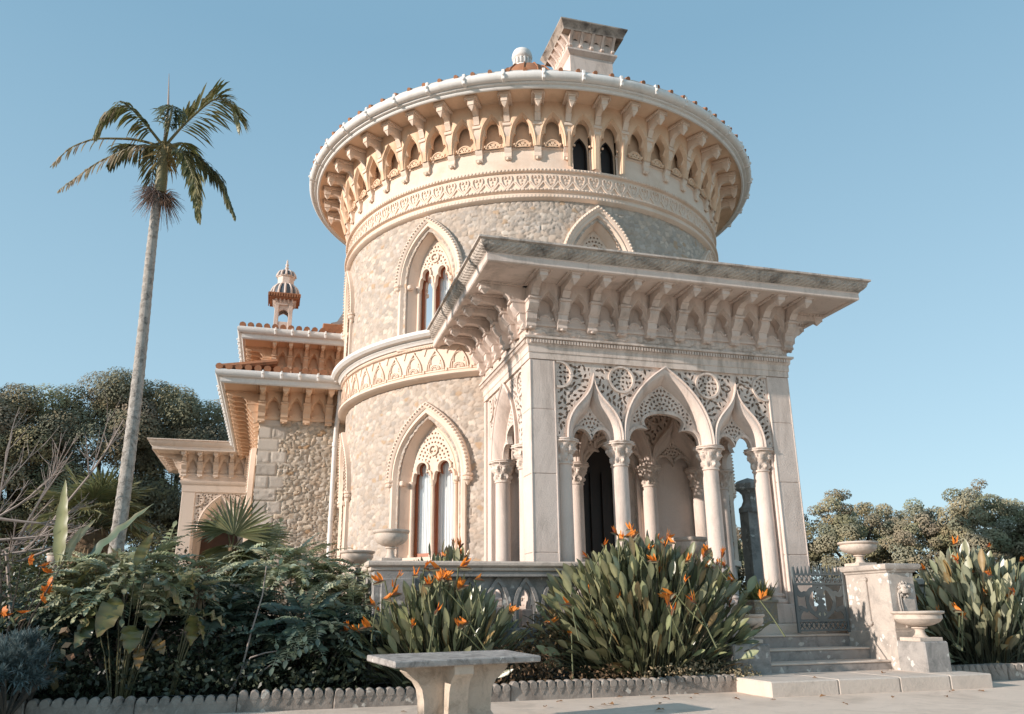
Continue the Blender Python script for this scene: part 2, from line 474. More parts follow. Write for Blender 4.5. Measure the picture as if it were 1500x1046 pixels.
def plain(name, c, rough=.6, metal=0.0, spec=.4, bump=0.0, bscale=40, var=.12):
    m, N, L = newmat(name); b = N['Principled BSDF']
    g = N.new('ShaderNodeNewGeometry'); f = noise(N, L, g.outputs['Position'], 6, 5)
    L.new(mixc(N, L, f, tuple(x * (1 - var * 2) for x in c), tuple(min(1, x * (1 + var * 2)) for x in c)), b.inputs['Base Color'])
    b.inputs['Roughness'].default_value = rough; b.inputs['Metallic'].default_value = metal; b.inputs['Specular IOR Level'].default_value = spec
    if bump:
        bp = N.new('ShaderNodeBump'); bp.inputs['Strength'].default_value = bump; bp.inputs['Distance'].default_value = .01
        L.new(noise(N, L, g.outputs['Position'], bscale, 5), bp.inputs['Height']); L.new(bp.outputs[0], b.inputs['Normal'])
    return m

def glassmat(name):
    m, N, L = newmat(name); N.remove(N['Principled BSDF'])
    t = N.new('ShaderNodeBsdfTransparent'); t.inputs[0].default_value = (.86, .88, .88, 1); g = N.new('ShaderNodeBsdfGlossy'); g.inputs['Roughness'].default_value = .03
    fr = N.new('ShaderNodeFresnel'); fr.inputs[0].default_value = 1.5
    mx = N.new('ShaderNodeMixShader'); L.new(fr.outputs[0], mx.inputs[0]); L.new(t.outputs[0], mx.inputs[1]); L.new(g.outputs[0], mx.inputs[2])
    L.new(mx.outputs[0], N['Material Output'].inputs['Surface']); return m

M_STUCCO = stone("cream_stucco", (.82, .655, .535), (.75, .585, .465), 1.6, .85, .2, 45, (.55, .38, .26), .45, 1.3, .56)
M_STUCCO2 = stone("ochre_stucco", (.80, .57, .40), (.73, .49, .33), 1.6, .85, .2, 45, (.46, .28, .15), .45, 1.3, .56)
M_LIME = stone("weathered_limestone", (.76, .63, .55), (.64, .52, .445), 1.8, .92, .45, 38, (.30, .235, .195), .62, 2.4, .56, streak=True)
M_LIT_LIME = stone("lit_limestone", (.82, .68, .575), (.74, .60, .495), 1.8, .92, .35, 38, (.30, .24, .20), .35, 2.2, .6, streak=True)  # limestone lightened in colour to paint brighter light on the far porch
M_KERB = stone("edging_stone", (.40, .34, .29), (.26, .22, .19), 4, .95, .6, 40, (.12, .10, .085), .6, 4, .52, (.62, .57, .50), 8, .28)
M_CARVED = stone("carved_limestone", (.78, .65, .565), (.66, .54, .455), 3, .92, .5, 55, (.26, .20, .155), .65, 4, .54, streak=True)
M_CORNICE = stone("dark_weathered_cornice", (.64, .55, .48), (.50, .42, .36), 3, .95, .6, 40, (.07, .06, .055), .85, 2.6, .555, streak=True)
M_CYMA = stone("leaf_carved_cornice", (.62, .53, .45), (.42, .35, .30), 4, .95, 1.0, 50, (.07, .06, .052), .8, 2.4, .555, lattice=30.0)
M_RUBBLE = stone("rubble_wall", (.56, .46, .38), (.42, .345, .285), 1.3, .95, .6, 48, (.34, .26, .20), .30, 1.1, .55, vcol=True, streak=True)
M_WHITE = stone("white_painted_gutter", (.80, .76, .72), (.72, .68, .63), 2, .6, .08, 20, (.35, .32, .29), .35, 2.5, .6, streak=True)
M_TILE = stone("terracotta_tile", (.42, .19, .10), (.30, .13, .07), 6, .85, .3, 40, (.14, .10, .07), .5, 5, .55)
M_WOOD = plain("red_brown_wood", (.34, .105, .045), .45, bump=.1)
M_DARK = plain("dark_door_and_openings", (.020, .014, .011), .5)  # door wood; also the painted dark of vents and belvedere openings
M_BROWNDOOR = plain("brown_door_wood", (.10, .05, .03), .6, bump=.2)
M_CURTAIN = plain("white_blind", (.92, .91, .90), .9, var=.03)
M_GLASS = glassmat("window_glass")
M_SLATE = plain("blue_grey_tile", (.10, .12, .14), .6)
M_IRON = plain("pale_green_iron", (.12, .135, .135), .55, .0)
M_GREYSTONE = stone("grey_lichen_stone", (.42, .385, .355), (.28, .255, .235), 4, .95, .5, 40, (.07, .08, .08), .6, 3, .52, (.66, .63, .58), 8, .30)
M_PIER = stone("lichen_pier_stone", (.58, .50, .43), (.44, .37, .32), 4, .95, .6, 40, (.20, .18, .165), .6, 3, .54, (.80, .75, .69), 9, .33)
M_MOSAIC = stone("mosaic_tile", (.30, .27, .22), (.22, .215, .20), 30, .6, .5, 60, (.42, .30, .16), .8, 26, .52, (.55, .52, .46), 30, .3)
M_CAP = stone("shaded_weathered_cap", (.44, .37, .31), (.28, .235, .20), 3, .95, .6, 40, (.06, .05, .045), .85, 3.0, .52)  # weathered stone, darkened further to paint in the cap's shade
M_STEP = stone("worn_step_stone", (.42, .37, .335), (.30, .26, .235), 5, .95, .6, 40, (.12, .11, .10), .6, 4, .53, (.68, .63, .56), 7, .30)
M_URN = stone("urn_stone", (.66, .55, .46), (.52, .42, .35), 5, .9, .4, 45, (.22, .18, .15), .5, 6, .56)
M_BENCHTOP = stone("bench_slab_stone", (.50, .45, .41), (.34, .305, .28), 6, .95, .9, 45, (.11, .10, .09), .75, 8, .53, (.66, .62, .56), 11, .26)
M_BENCHLEG = stone("bench_leg_stone", (.68, .56, .45), (.55, .44, .34), 4, .95, .9, 35, (.24, .18, .13), .65, 4.5, .55)
M_PATH = stone("sandy_path", (.82, .66, .54), (.71, .56, .45), 1.6, .95, .6, 120, (.44, .34, .26), .55, 1.3, .55)
M_SLAB = stone("pale_step_stone", (.70, .59, .50), (.58, .48, .40), 2.4, .9, .5, 35, (.28, .24, .20), .4, 3, .58)
M_SOIL = stone("dark_soil", (.045, .034, .026), (.028, .021, .016), 5, 1, .9, 25)
M_GRASS = stone("distant_ground", (.14, .12, .075), (.18, .15, .09), .4, 1, .5, 5)

# ================================================================== setting: ground, path, terrace, beds
def sheet(name, x0, x1, y0, y1, z, mat, n=1):
    mb = MB(); mb.add([(x0, y0, z), (x1, y0, z), (x1, y1, z), (x0, y1, z)], [(0, 1, 2, 3)])
    return tag(mb.build(name, mat), kind='structure')

sheet("ground", -600, 600, -600, 600, -0.06, M_GRASS)
def heights(name, xs, ys, fn, mat):
    X, Y = np.meshgrid(xs, ys, indexing='ij'); Zh = fn(X, Y); nx, ny = X.shape
    I = np.arange(nx * ny).reshape(nx, ny)
    F = np.stack([I[:-1, :-1].ravel(), I[1:, :-1].ravel(), I[1:, 1:].ravel(), I[:-1, 1:].ravel()], 1)
    mb = MB(); mb.add(np.c_[X.ravel(), Y.ravel(), Zh.ravel()], F); return tag(mb.build(name, mat, smooth=180), kind='structure')
def wob(X, Y, s): return np.sin(X * 2.1 * s + 1.3 * np.sin(Y * 1.7 * s)) * np.sin(Y * 2.6 * s + .7) 
heights("path", np.linspace(-30, 30, 240), np.linspace(-26, -1.45, 110), lambda X, Y: .004 * wob(X, Y, 1) + .002 * wob(X, Y, 4.3), M_PATH)
def bed_z(X, Y): return np.where(X < 2.5, .13 + np.clip((Y + .9) / 3.2, 0, 1) * .62 * np.clip((-2.0 - X) / .8, .25, 1), .13 + np.clip((Y + .9) / 4, 0, 1) * .5) + .018 * wob(X, Y, 3.1) + .012 * wob(X, Y, 9)
heights("garden_bed", np.linspace(-26, 2.6, 200), np.linspace(-1.55, 17, 120), bed_z, M_SOIL)
heights("flower_bed", np.linspace(5.55, 26, 120), np.linspace(-1.5, 14, 70), bed_z, M_SOIL)

mb = MB(); box(mb, -1.9, 5.6, -.02, 3.4, .2, .80); tag(mb.build("terrace", M_SLAB), kind='structure')

# ================================================================== palace
palace = empty("palace", (0, 0, 0))
tag(palace, "pale stone palace with rubble round tower, arcaded entrance porch and bracketed eaves", "palace")
TC = (2.275, 7.0, 0.0)

def cyl(R, ph=0.0):
    def f(V):
        a = ph + V[:, 0] / R; r = R - V[:, 1]
        return np.c_[r * np.sin(a), -r * np.cos(a), V[:, 2]]
    return f
def P_(mb, name, mat, smooth=30, loc=None, rz=None): return mb.build(name, mat, palace, smooth, loc, rz)

# ---- eave units (flat coordinates: x along the wall, -y outward)
def corbel_mesh(zt, zs, D, w=.165):
    H = zs - zt; mb = MB()
    P = lambda l: [(-d * D, zt + t * H) for d, t in l]
    prism_x(mb, P([(0, .05), (.10, .0), (.15, .05), (.13, .13), (.19, .2), (.20, .34), (.27, .40), (.33, .50), (.33, .585), (0, .585)]), -w / 2, w / 2)
    prism_x(mb, P([(0, .585), (.37, .585), (.38, .60), (.37, .64), (0, .64)]), -w / 2 - .012, w / 2 + .012)
    prism_x(mb, P([(.11, .34), (.22, .34), (.225, .375), (.11, .375)]), -w / 2 - .01, w / 2 + .01)
    prism_x(mb, P([(0, .64), (.33, .64), (.36, .72), (.43, .79), (.53, .835), (.64, .85), (.72, .84), (.76, .86), (.76, .965), (0, .965)]), -w * .33, w * .33)
    prism_x(mb, P([(.35, .655), (.37, .66), (.40, .72), (.46, .78), (.45, .80), (.38, .74)]), -w * .40, w * .40)
    for sg in (-1, 1): prism_x(mb, P([(.30, .66), (.34, .74), (.42, .80), (.52, .85), (.60, .87), (.60, .95), (.30, .95)]), sg * w * .33 - .006, sg * w * .33 + .006)
    box(mb, -w * .5, w * .5, -.945 * D, -.70 * D, zt + .935 * H, zt + .968 * H, .006)
    lathe(mb, [(0, -.03 * H), (.03, -.01 * H), (.035, .02 * H), (0, .04 * H)], 8, c=(0, -.125 * D, zt + .01 * H))
    # end block with a drop
    d0, d1 = .72 * D, .91 * D; e = w * .42; z0, z1 = zt + .84 * H, zt + .965 * H
    box(mb, -e, e, -d1, -d0, z0, z1, .008)
    c = -(d0 + d1) / 2; q = (d1 - d0) / 2
    mb.add([(-e * .8, c - q * .8, z0), (e * .8, c - q * .8, z0), (e * .8, c + q * .8, z0), (-e * .8, c + q * .8, z0), (0, c, zt + .745 * H)], [(0, 1, 4), (1, 2, 4), (2, 3, 4), (3, 0, 4)])
    box(mb, -w * .75, w * .75, -.95 * D, -.02, zt + .967 * H, zs + .004)
    for k in range(9):
        y = -(.30 + .60 * k / 8) * D
        for sg in (-1, 1): box(mb, sg * w * .76 - .012, sg * w * .76 + .012, y - .016, y + .016, zt + .945 * H, zt + .985 * H)
    return mb

def niche_mesh(zt, zs, D, pitch, w=.165, grille=True, floor=None):
    H = zs - zt; mb = MB()
    lean = lambda z: -D * np.interp((np.asarray(z) - zt) / H, [.16, .35, .6, 1.0], [.08, .15, .27, .29])
    h = pitch / 2 - w * .34; z0 = zt + .22 * H if floor is None else floor; za = zt + .83 * H
    A = arch(0, h, zt + .22 * H, za, n=14)
    if floor is not None: A = np.vstack([[(-h, floor)], A, [(h, floor)]])
    E = np.vstack([[(-pitch / 2, A[0, 1])], A, [(pitch / 2, A[-1, 1])]]); T = E.copy(); T[:, 1] = zs
    loft(mb, [(E, lean(E[:, 1])), (T, lean(T[:, 1]))])
    B = arch(0, h * .92, zt + .23 * H, za - .045 * H, n=14); Tr = trefoil(0, h * .80, zt + .24 * H, zt + .46 * H, za - .09 * H, h * .52, n=14)
    if floor is not None:
        B = np.vstack([[(-h * .92, floor)], B, [(h * .92, floor)]]); Tr = np.vstack([[(-h * .8, floor)], Tr, [(h * .8, floor)]])
    yb = lean(B[:, 1]) * .62 - .01; yc = lean(Tr[:, 1]) * .38
    loft(mb, [(A, lean(A[:, 1])), (B, yb), (B * [.95, 1] - [0, .012 * H], yb + .0), (Tr, yc), (Tr, np.zeros(len(Tr)) + .01)])
    for sg in (-1, 1):      # little column stops at the springing of the cusps
        lathe(mb, [(.0, -.03), (.02, -.02), (.028, .0), (.02, .02), (0, .03)], 8, c=(sg * h * .62, float(yc[len(yc) // 2]) * .5, zt + .27 * H))
    if grille:
        r = .115 * H; zr = zt + .225 * H; po = np.vstack([circle(0, zr, r, 17, 0, PI)])
        L = [[(0, zr), (r * math.cos(a), zr + r * math.sin(a))] for a in (.52, 1.57, 2.62)] + [circle(0, zr, r * .5, 9, 0, PI)] + [circle(r * .7 * math.cos(a), zr + r * .7 * math.sin(a), r * .22, 9) for a in (1.05, 2.09)]
        fret(mb, po, L, .010, .014, .0125, -.035, -.012, back=False)
        sweep(mb, circle(0, zr, r + .012, 15, 0, PI), [(-.012, -.005), (-.012, -.05), (.014, -.05), (.014, -.005)])
    return mb

def vent_mesh(zt, zs):
    H = zs - zt; mb = MB(); r = .113 * H; zr = zt + .225 * H
    p = circle(0, zr, r, 13, 0, PI); mb.add([(x, -.010, z) for x, z in p], [tuple(range(len(p)))]); return mb

# ---- round tower
def rubble_cyl(name, R, z0, z1, p0, p1, step, holes, size, seed, pal, mortar, amp=.021):
    np_ = int((p1 - p0) * R / step); nz = int((z1 - z0) / step)
    ph = np.linspace(p0, p1, np_); zz = np.linspace(z0, z1, nz)
    A, Zz = np.meshgrid(ph, zz, indexing='ij'); h, k, r, g = rubble(A * R, Zz, size, 1.3, seed)
    c = stone_colors(k, r, g, pal, mortar)
    rr = R + amp * (h - .35)
    V = np.c_[(rr * np.sin(A)).ravel(), (-rr * np.cos(A)).ravel(), Zz.ravel()]
    I = np.arange(np_ * nz).reshape(np_, nz)
    keep = np.ones((np_ - 1, nz - 1), bool); am = (A[:-1, :-1] + A[1:, 1:]) / 2; zm = (Zz[:-1, :-1] + Zz[1:, 1:]) / 2
    for hp, poly in holes:
        s = (am - hp) * R; keep &= ~pip(np.c_[s.ravel(), zm.ravel()], poly).reshape(s.shape)
    F = np.stack([I[:-1, :-1][keep], I[1:, :-1][keep], I[1:, 1:][keep], I[:-1, 1:][keep]], 1)
    mb = MB(); mb.add(V, F, c.reshape(-1, 3)); o = P_(mb, name, M_RUBBLE, 55, TC); return o

PAL = [(.54, .44, .36), (.47, .39, .325), (.60, .505, .42), (.43, .37, .32), (.54, .425, .335), (.50, .435, .38), (.47, .31, .19)]
MORT_SHADOW = (.43, .35, .28)  # tower mortar, darkened to paint shadow lines into the joints
W_LOW = dict(hw=.93, jw=.82, zb=2.05, zs=3.55, za=5.03)
W_UP = dict(hw=.80, jw=.70, zb=6.35, zs=7.72, za=9.12)
def hole(w, m=.10):
    a = arch(0, w['jw'] - m, w['zs'], w['za'] - .17 - m); return np.vstack([[(-(w['jw'] - m), w['zb'] + .02)], a, [(w['jw'] - m, w['zb'] + .02)]])
WINS = [math.radians(a) for a in (-90, -45, 0, 45)]
DOOR = dict(jw=.62, zs=3.35, za=4.25, zb=.8)
dh = np.vstack([[(-.55, .6)], arch(0, .55, 3.35, 4.2), [(.55, .6)]])
rubble_cyl("tower_wall", 4.60, .3, 5.6, math.radians(-112), math.radians(66), .023, [(a, hole(W_LOW)) for a in WINS if abs(a) > .1] + [(0.0, dh)], .094, 3, PAL, MORT_SHADOW)
rubble_cyl("tower_wall", 4.69, 6.3, 9.3, math.radians(-112), math.radians(66), .023, [(a, hole(W_UP)) for a in WINS], .094, 8, PAL, MORT_SHADOW)
mb = MB(); lathe(mb, [(4.6, .3), (4.6, 5.6)], 40, math.radians(66), math.radians(248)); lathe(mb, [(4.69, 6.3), (4.69, 9.3)], 40, math.radians(66), math.radians(248)); P_(mb, "tower_rear_wall", M_LIME, 40, TC)

# lower band with arcade pattern, gutter over it
mb = MB(); lathe(mb, [(4.55, 5.5), (4.73, 5.53), (4.80, 5.57), (4.80, 5.615), (4.745, 5.64), (4.715, 5.66), (4.715, 6.2), (4.74, 6.21), (4.76, 6.235), (4.76, 6.26), (4.60, 6.27)], 120)
for i in range(0, 300):
    a = math.radians(-125 + i * .5)
    q = MB(); box(q, -.012, .012, -.075, -.04, 6.185, 6.215); mb.merge(q, cyl(4.70, a))
P_(mb, "arcade_band", M_STUCCO, 30, TC)
u = MB(); pt = 2 * PI * 4.715 / 56
for sg in (1, -1):
    c1 = bez((-.20, 5.70), (-.20, 5.90), (-.06, 6.04), (.02, 6.15), 10); c1[:, 0] *= sg
    sweep(u, c1, [(-.014, .01), (-.014, -.032), (.014, -.032), (.014, .01)])
    c2 = trefoil(0, .155, 5.70, 5.84, 6.03, .11, 10)[:10]; c2[:, 0] *= sg
    sweep(u, c2, [(-.008, .01), (-.008, -.022), (.008, -.022), (.008, .01)])
for r_ in (.105, .075): sweep(u, circle(0, 5.70, r_, 15, 0, PI), [(-.009, .01), (-.009, -.03), (.009, -.03), (.009, .01)])
for a in (.3, .9, 1.57, 2.24, 2.84): sweep(u, [(0, 5.70), (.09 * math.cos(a), 5.70 + .09 * math.sin(a))], [(-.006, .01), (-.006, -.02), (.006, -.02), (.006, .01)])
prism_y(u, [(-pt / 2 + .05, 6.17), (-pt / 2, 6.02), (-pt / 2 - .05, 6.17)], -.02, .01)
box(u, -.22, .22, -.02, .01, 5.665, 5.69); box(u, -pt / 2 - .02, -pt / 2 + .02, -.035, .01, 5.655, 5.72)
mb = MB()
for i in range(56):
    d = -128 + i * 360 / 56
    if -120 < d < -25: mb.merge(u, cyl(4.715, math.radians(d + 2.2)))
P_(mb, "arcade_relief", M_STUCCO, 30, TC)
mb = MB(); lathe(mb, [(4.72, 6.262), (4.80, 6.268), (4.82, 6.31), (4.85, 6.33), (4.85, 6.36), (4.95, 6.37), (5.005, 6.42), (5.01, 6.485), (4.985, 6.495), (4.6, 6.50)], 120)
P_(mb, "band_gutter", M_WHITE, 35, TC)

# heart frieze
mb = MB(); lathe(mb, [(4.6, 9.22), (4.76, 9.25), (4.80, 9.28), (4.80, 9.34), (4.765, 9.36), (4.765, 9.40), (4.83, 9.42), (4.83, 9.46), (4.765, 9.475), (4.755, 9.48), (4.755, 9.87), (4.82, 9.885), (4.82, 9.94), (4.765, 9.955), (4.60, 9.957)], 144)
bp_ = [(4.60, 9.956), (4.765, 9.956), (4.765, 10.42), (4.80, 10.43), (4.80, 10.46), (4.60, 10.47)]
lathe(mb, bp_, 136, math.radians(5.6), math.radians(353.8)); lathe(mb, bp_, 4, math.radians(-1.9), math.radians(1.3))
P_(mb, "frieze_moulding", M_STUCCO, 30, TC)
u = MB()
for sg in (1, -1):
    l = np.array([(0, 9.515), (.07, 9.60), (.105, 9.69), (.11, 9.76), (.085, 9.805), (.045, 9.80), (.03, 9.765), (.05, 9.74)]); l[:, 0] *= sg
    sweep(u, l, [(-.015, .01), (-.013, -.026), (.013, -.026), (.015, .01)])
    l = np.array([(0.012, 9.485), (.07, 9.545), (.12, 9.61), (.155, 9.66)]); l[:, 0] *= sg
    sweep(u, l, [(-.017, .01), (-.015, -.026), (.015, -.026), (.017, .01)])
for zz in (9.70, 9.62): box(u, -.012, .012, -.018, .01, zz - .03, zz + .02)
v_ = MB(); 
for k in range(4):
    x = -.155 + .0778 * (k + .5)
    box(v_, x - .026, x + .026, -.09, -.05, 9.422, 9.462, .008); box(v_, x - .018, x + .018, -.08, -.05, 9.892, 9.932, .006)
    box(v_, x - .01, x + .02, -.05, -.02, 9.285, 9.335)
mb = MB()
for i in range(96):
    d = -125 + i * 3.75
    if -112 < d < 72: mb.merge(u, cyl(4.755, math.radians(d + .35))); mb.merge(v_, cyl(4.755, math.radians(d + .35)))
P_(mb, "heart_frieze", M_STUCCO, 30, TC)

# upper drum with brackets and niches
ZT, ZS, DD = 10.17, 11.38, .80
mb = MB()
dr = [(4.70, 10.44), (4.70, 11.40)]
lathe(mb, dr, 100, math.radians(6.3), math.radians(353.7 - 0)); lathe(mb, dr, 4, math.radians(-1.25), math.radians(1.25))
lathe(mb, [(4.70, 10.98), (4.70, 11.40)], 10, math.radians(-6.3), math.radians(6.3))
P_(mb, "upper_drum", M_STUCCO2, 30, TC)
cb = corbel_mesh(ZT, ZS, DD, .148); cb.map(cyl(4.72)); nb = niche_mesh(ZT, ZS, DD, math.radians(7.5) * 4.95, .148); nb.map(cyl(4.82)); 
nw = niche_mesh(ZT, ZS, DD, math.radians(7.5) * 4.95, .148, grille=False, floor=9.97); nw.map(cyl(4.82))
vb = vent_mesh(ZT, ZS); vb.map(cyl(4.82))
c0 = n0 = w0 = None
for i in range(-14, 10):
    d = i * 7.5 - .3
    if c0 is None: c0 = P_(cb, "eave_bracket", M_STUCCO, 30, TC, math.radians(d))
    else: copy_part(c0, palace, rotation_euler=(0, 0, math.radians(d)))
    d = (i + .5) * 7.5 - .3
    if i in (-1, 0):
        if w0 is None: w0 = P_(nw, "niche", M_STUCCO2, 30, TC, math.radians(d))
        else: copy_part(w0, palace, rotation_euler=(0, 0, math.radians(d)))
    elif n0 is None:
        n0 = P_(nb, "niche", M_STUCCO2, 30, TC, math.radians(d)); vb.build("vent", M_DARK, n0)  # dark disc paints the unlit depth behind the vent grille
    else: copy_part(n0, palace, rotation_euler=(0, 0, math.radians(d)))
q = MB(); fr = np.vstack([[(-.165, 9.97)], arch(0, .165, 10.46, 10.80), [(.165, 9.97)]])
q.add([(x, .17, z) for x, z in fr], [tuple(range(len(fr)))]); q.map(cyl(4.76))  # near-black sheet painted in place of the unlit window opening
q2 = MB(); sweep(q2, fr, [(-.03, .15), (-.03, .08), (.02, .08), (.02, .15)]); q2.map(cyl(4.76))
k0 = P_(q, "belvedere_window", M_DARK, 30, TC, math.radians(-4.05)); q2.build("frame", M_DARK, k0, 30)
q3 = MB(); E_ = np.vstack([[(-.20, 9.97)], fr, [(.20, 9.97)]]); T_ = E_.copy(); T_[:, 1] = 11.0; loft(q3, [(E_, .07), (T_, .07)]); loft(q3, [(fr, .07), (fr, .16)]); q3.map(cyl(4.76)); q3.build("surround", M_STUCCO2, k0, 30)
copy_part(k0, palace, rotation_euler=(0, 0, math.radians(3.45)))
# soffit, fascia, gutter
mb = MB(); lathe(mb, [(4.6, 11.40), (5.62, 11.40)], 120); 
for i in range(240): 
    q = MB(); box(q, -.02, .02, -.02, .02, 11.33, 11.38); mb.merge(q, cyl(5.02, i * 2 * PI / 240))
lathe(mb, [(4.98, 11.40), (4.98, 11.375), (5.06, 11.375), (5.06, 11.40)], 120); P_(mb, "soffit", M_STUCCO2, 30, TC)
mb = MB(); lathe(mb, [(5.58, 11.42), (5.58, 11.345), (5.62, 11.345), (5.64, 11.37), (5.64, 11.405), (5.70, 11.41), (5.71, 11.44), (5.66, 11.455)], 120); P_(mb, "fascia", M_WHITE, 30, TC)
mb = MB(); gp = [(5.66, 11.455)] + [(5.735 + .105 * math.sin(t) * 1.0, 11.545 - .105 * math.cos(t)) for t in np.linspace(.1, 2.6, 9)] + [(5.80, 11.645), (5.70, 11.63)]
lathe(mb, gp, 144)
g0 = P_(mb, "gutter", M_WHITE, 40, TC)
jb = MB(); box(jb, -.035, .035, -.018, .17, 11.425, 11.665, .012); box(jb, -.032, .032, -.05, .0, 11.50, 11.565, .02)
jb.map(cyl(5.83))
j0 = None
for i in range(-11, 11):
    d = i * 8.18 + 2.1
    if j0 is None: j0 = jb.build("gutter_clip", M_WHITE, g0, 30, None, math.radians(d))
    else: c = j0.copy(); COL.objects.link(c); c.parent = g0; c.rotation_euler = (0, 0, math.radians(d))
mb = MB(); lathe(mb, [(5.72, 11.58), (3.0, 13.0), (.6, 14.35)], 96)
for i in range(100):
    a = i * 2 * PI / 100
    rr = np.array([5.83, 4.6, 3.2]); zz = np.array([11.632, 12.16, 12.89])
    tube(mb, np.c_[rr * math.sin(a), -rr * math.cos(a), zz], [.046, .045, .04], 10)
P_(mb, "tower_roof", M_TILE, 40, TC)
# lantern: terracotta dome and white finial
mb = MB(); lathe(mb, [(1.1, 14.0), (1.1, 15.2), (.98, 15.55), (.72, 15.86), (.40, 16.04), (.2, 16.1)], 32)
for i in range(16):
    a = i * PI / 8
    tube(mb, [(r_ * math.sin(a), -r_ * math.cos(a), z_) for r_, z_ in ((1.11, 15.2), (.99, 15.56), (.73, 15.875), (.40, 16.05))], .02, 5)
P_(mb, "lantern_dome", M_TILE, 40, (TC[0], TC[1], -.15))
mb = MB(); lathe(mb, [(.34, 15.98), (.33, 16.10), (.24, 16.2), (.2, 16.27), (.21, 16.42), (.27, 16.46), (.30, 16.50), (.30, 16.56), (.275, 16.58), (.285, 16.63), (.25, 16.72), (.14, 16.79), (0, 16.81)], 24)
for i in range(14):
    q = MB(); box(q, -.02, .02, -.05, .03, 16.24, 16.43, .006); mb.merge(q, cyl(.22, i * 2 * PI / 14))
P_(mb, "finial", M_WHITE, 40, (2.14, 7.0, -.15))
# chimney
ch = MB(); box(ch, 2.46, 3.60, 4.0, 5.05, 12.2, 14.45)
o_ch = P_(ch, "chimney", M_LIME, 30)
def plan_sweep(mb, path, prof, closed=False):
    P = np.asarray(path, float)
    q = MB(); 
    sweep(q, P, [(-o, z) for o, z in prof], closed, caps=True)
    V = np.concatenate(q.V); q.V = [np.c_[V[:, 0], V[:, 2], V[:, 1]]]; mb.merge(q)
rect = lambda x0, x1, y0, y1: [(x0, y1), (x0, y0), (x1, y0), (x1, y1)]
q = MB(); R_ = rect(2.46, 3.60, 4.0, 5.05)
plan_sweep(q, R_, [(0, 14.32), (.03, 14.34), (.10, 14.42), (.10, 14.47), (0, 14.49)], True)
plan_sweep(q, R_, [(-.1, 14.49), (.03, 14.49), (.03, 14.738), (-.1, 14.738)], True)
q.build("chimney_string", M_LIME, o_ch, 30)
q = MB(); plan_sweep(q, R_, [(0, 14.874), (.23, 14.874), (.24, 14.946), (.265, 14.978), (.31, 15.074), (.325, 15.09), (.325, 15.126), (0, 15.138)], True)
for x in (2.75, 3.05, 3.35): lathe(q, [(.13, 0), (.12, .06), (.05, .09), (0, .10)], 12, c=(x, 4.4, 15.122))
box(q, 2.46, 3.6, 4.0, 5.05, 14.818, 15.13); q.build("chimney_cap", M_CAP, o_ch, 35)
q = MB()
for rz_, loc_, n_, ln in ((0, (2.46, 4.0), 5, 1.14), (-PI / 2, (2.46, 5.05), 5, 1.05)):
    for i in range(n_):
        s = ln * i / (n_ - 1); e = MB(); prism_x(e, [(0, 14.538), (-.03, 14.522), (-.05, 14.578), (-.07, 14.674), (-.14, 14.786), (-.23, 14.874), (0, 14.874)], s - .035, s + .035)
        box(e, s - .05, s + .05, -.09, -.02, 14.53, 14.602, .02)
        cs, sn = math.cos(rz_), math.sin(rz_)
        q.merge(e, lambda V: np.c_[loc_[0] + V[:, 0] * cs - V[:, 1] * sn, loc_[1] + V[:, 0] * sn + V[:, 1] * cs, V[:, 2]])
    for i in range(n_ - 1):
        s = ln * (i + .5) / (n_ - 1); e = MB(); A = arch(s, .10, 14.658, 14.786, n=6); T = A.copy(); T[:, 1] = 14.874; loft(e, [(A, -.03 + 0 * A[:, 0]), (T, -.20 + 0 * A[:, 0])])
        cs, sn = math.cos(rz_), math.sin(rz_)
        q.merge(e, lambda V: np.c_[loc_[0] + V[:, 0] * cs - V[:, 1] * sn, loc_[1] + V[:, 0] * sn + V[:, 1] * cs, V[:, 2]])
q.build("chimney_bracket", M_LIME, o_ch, 30)

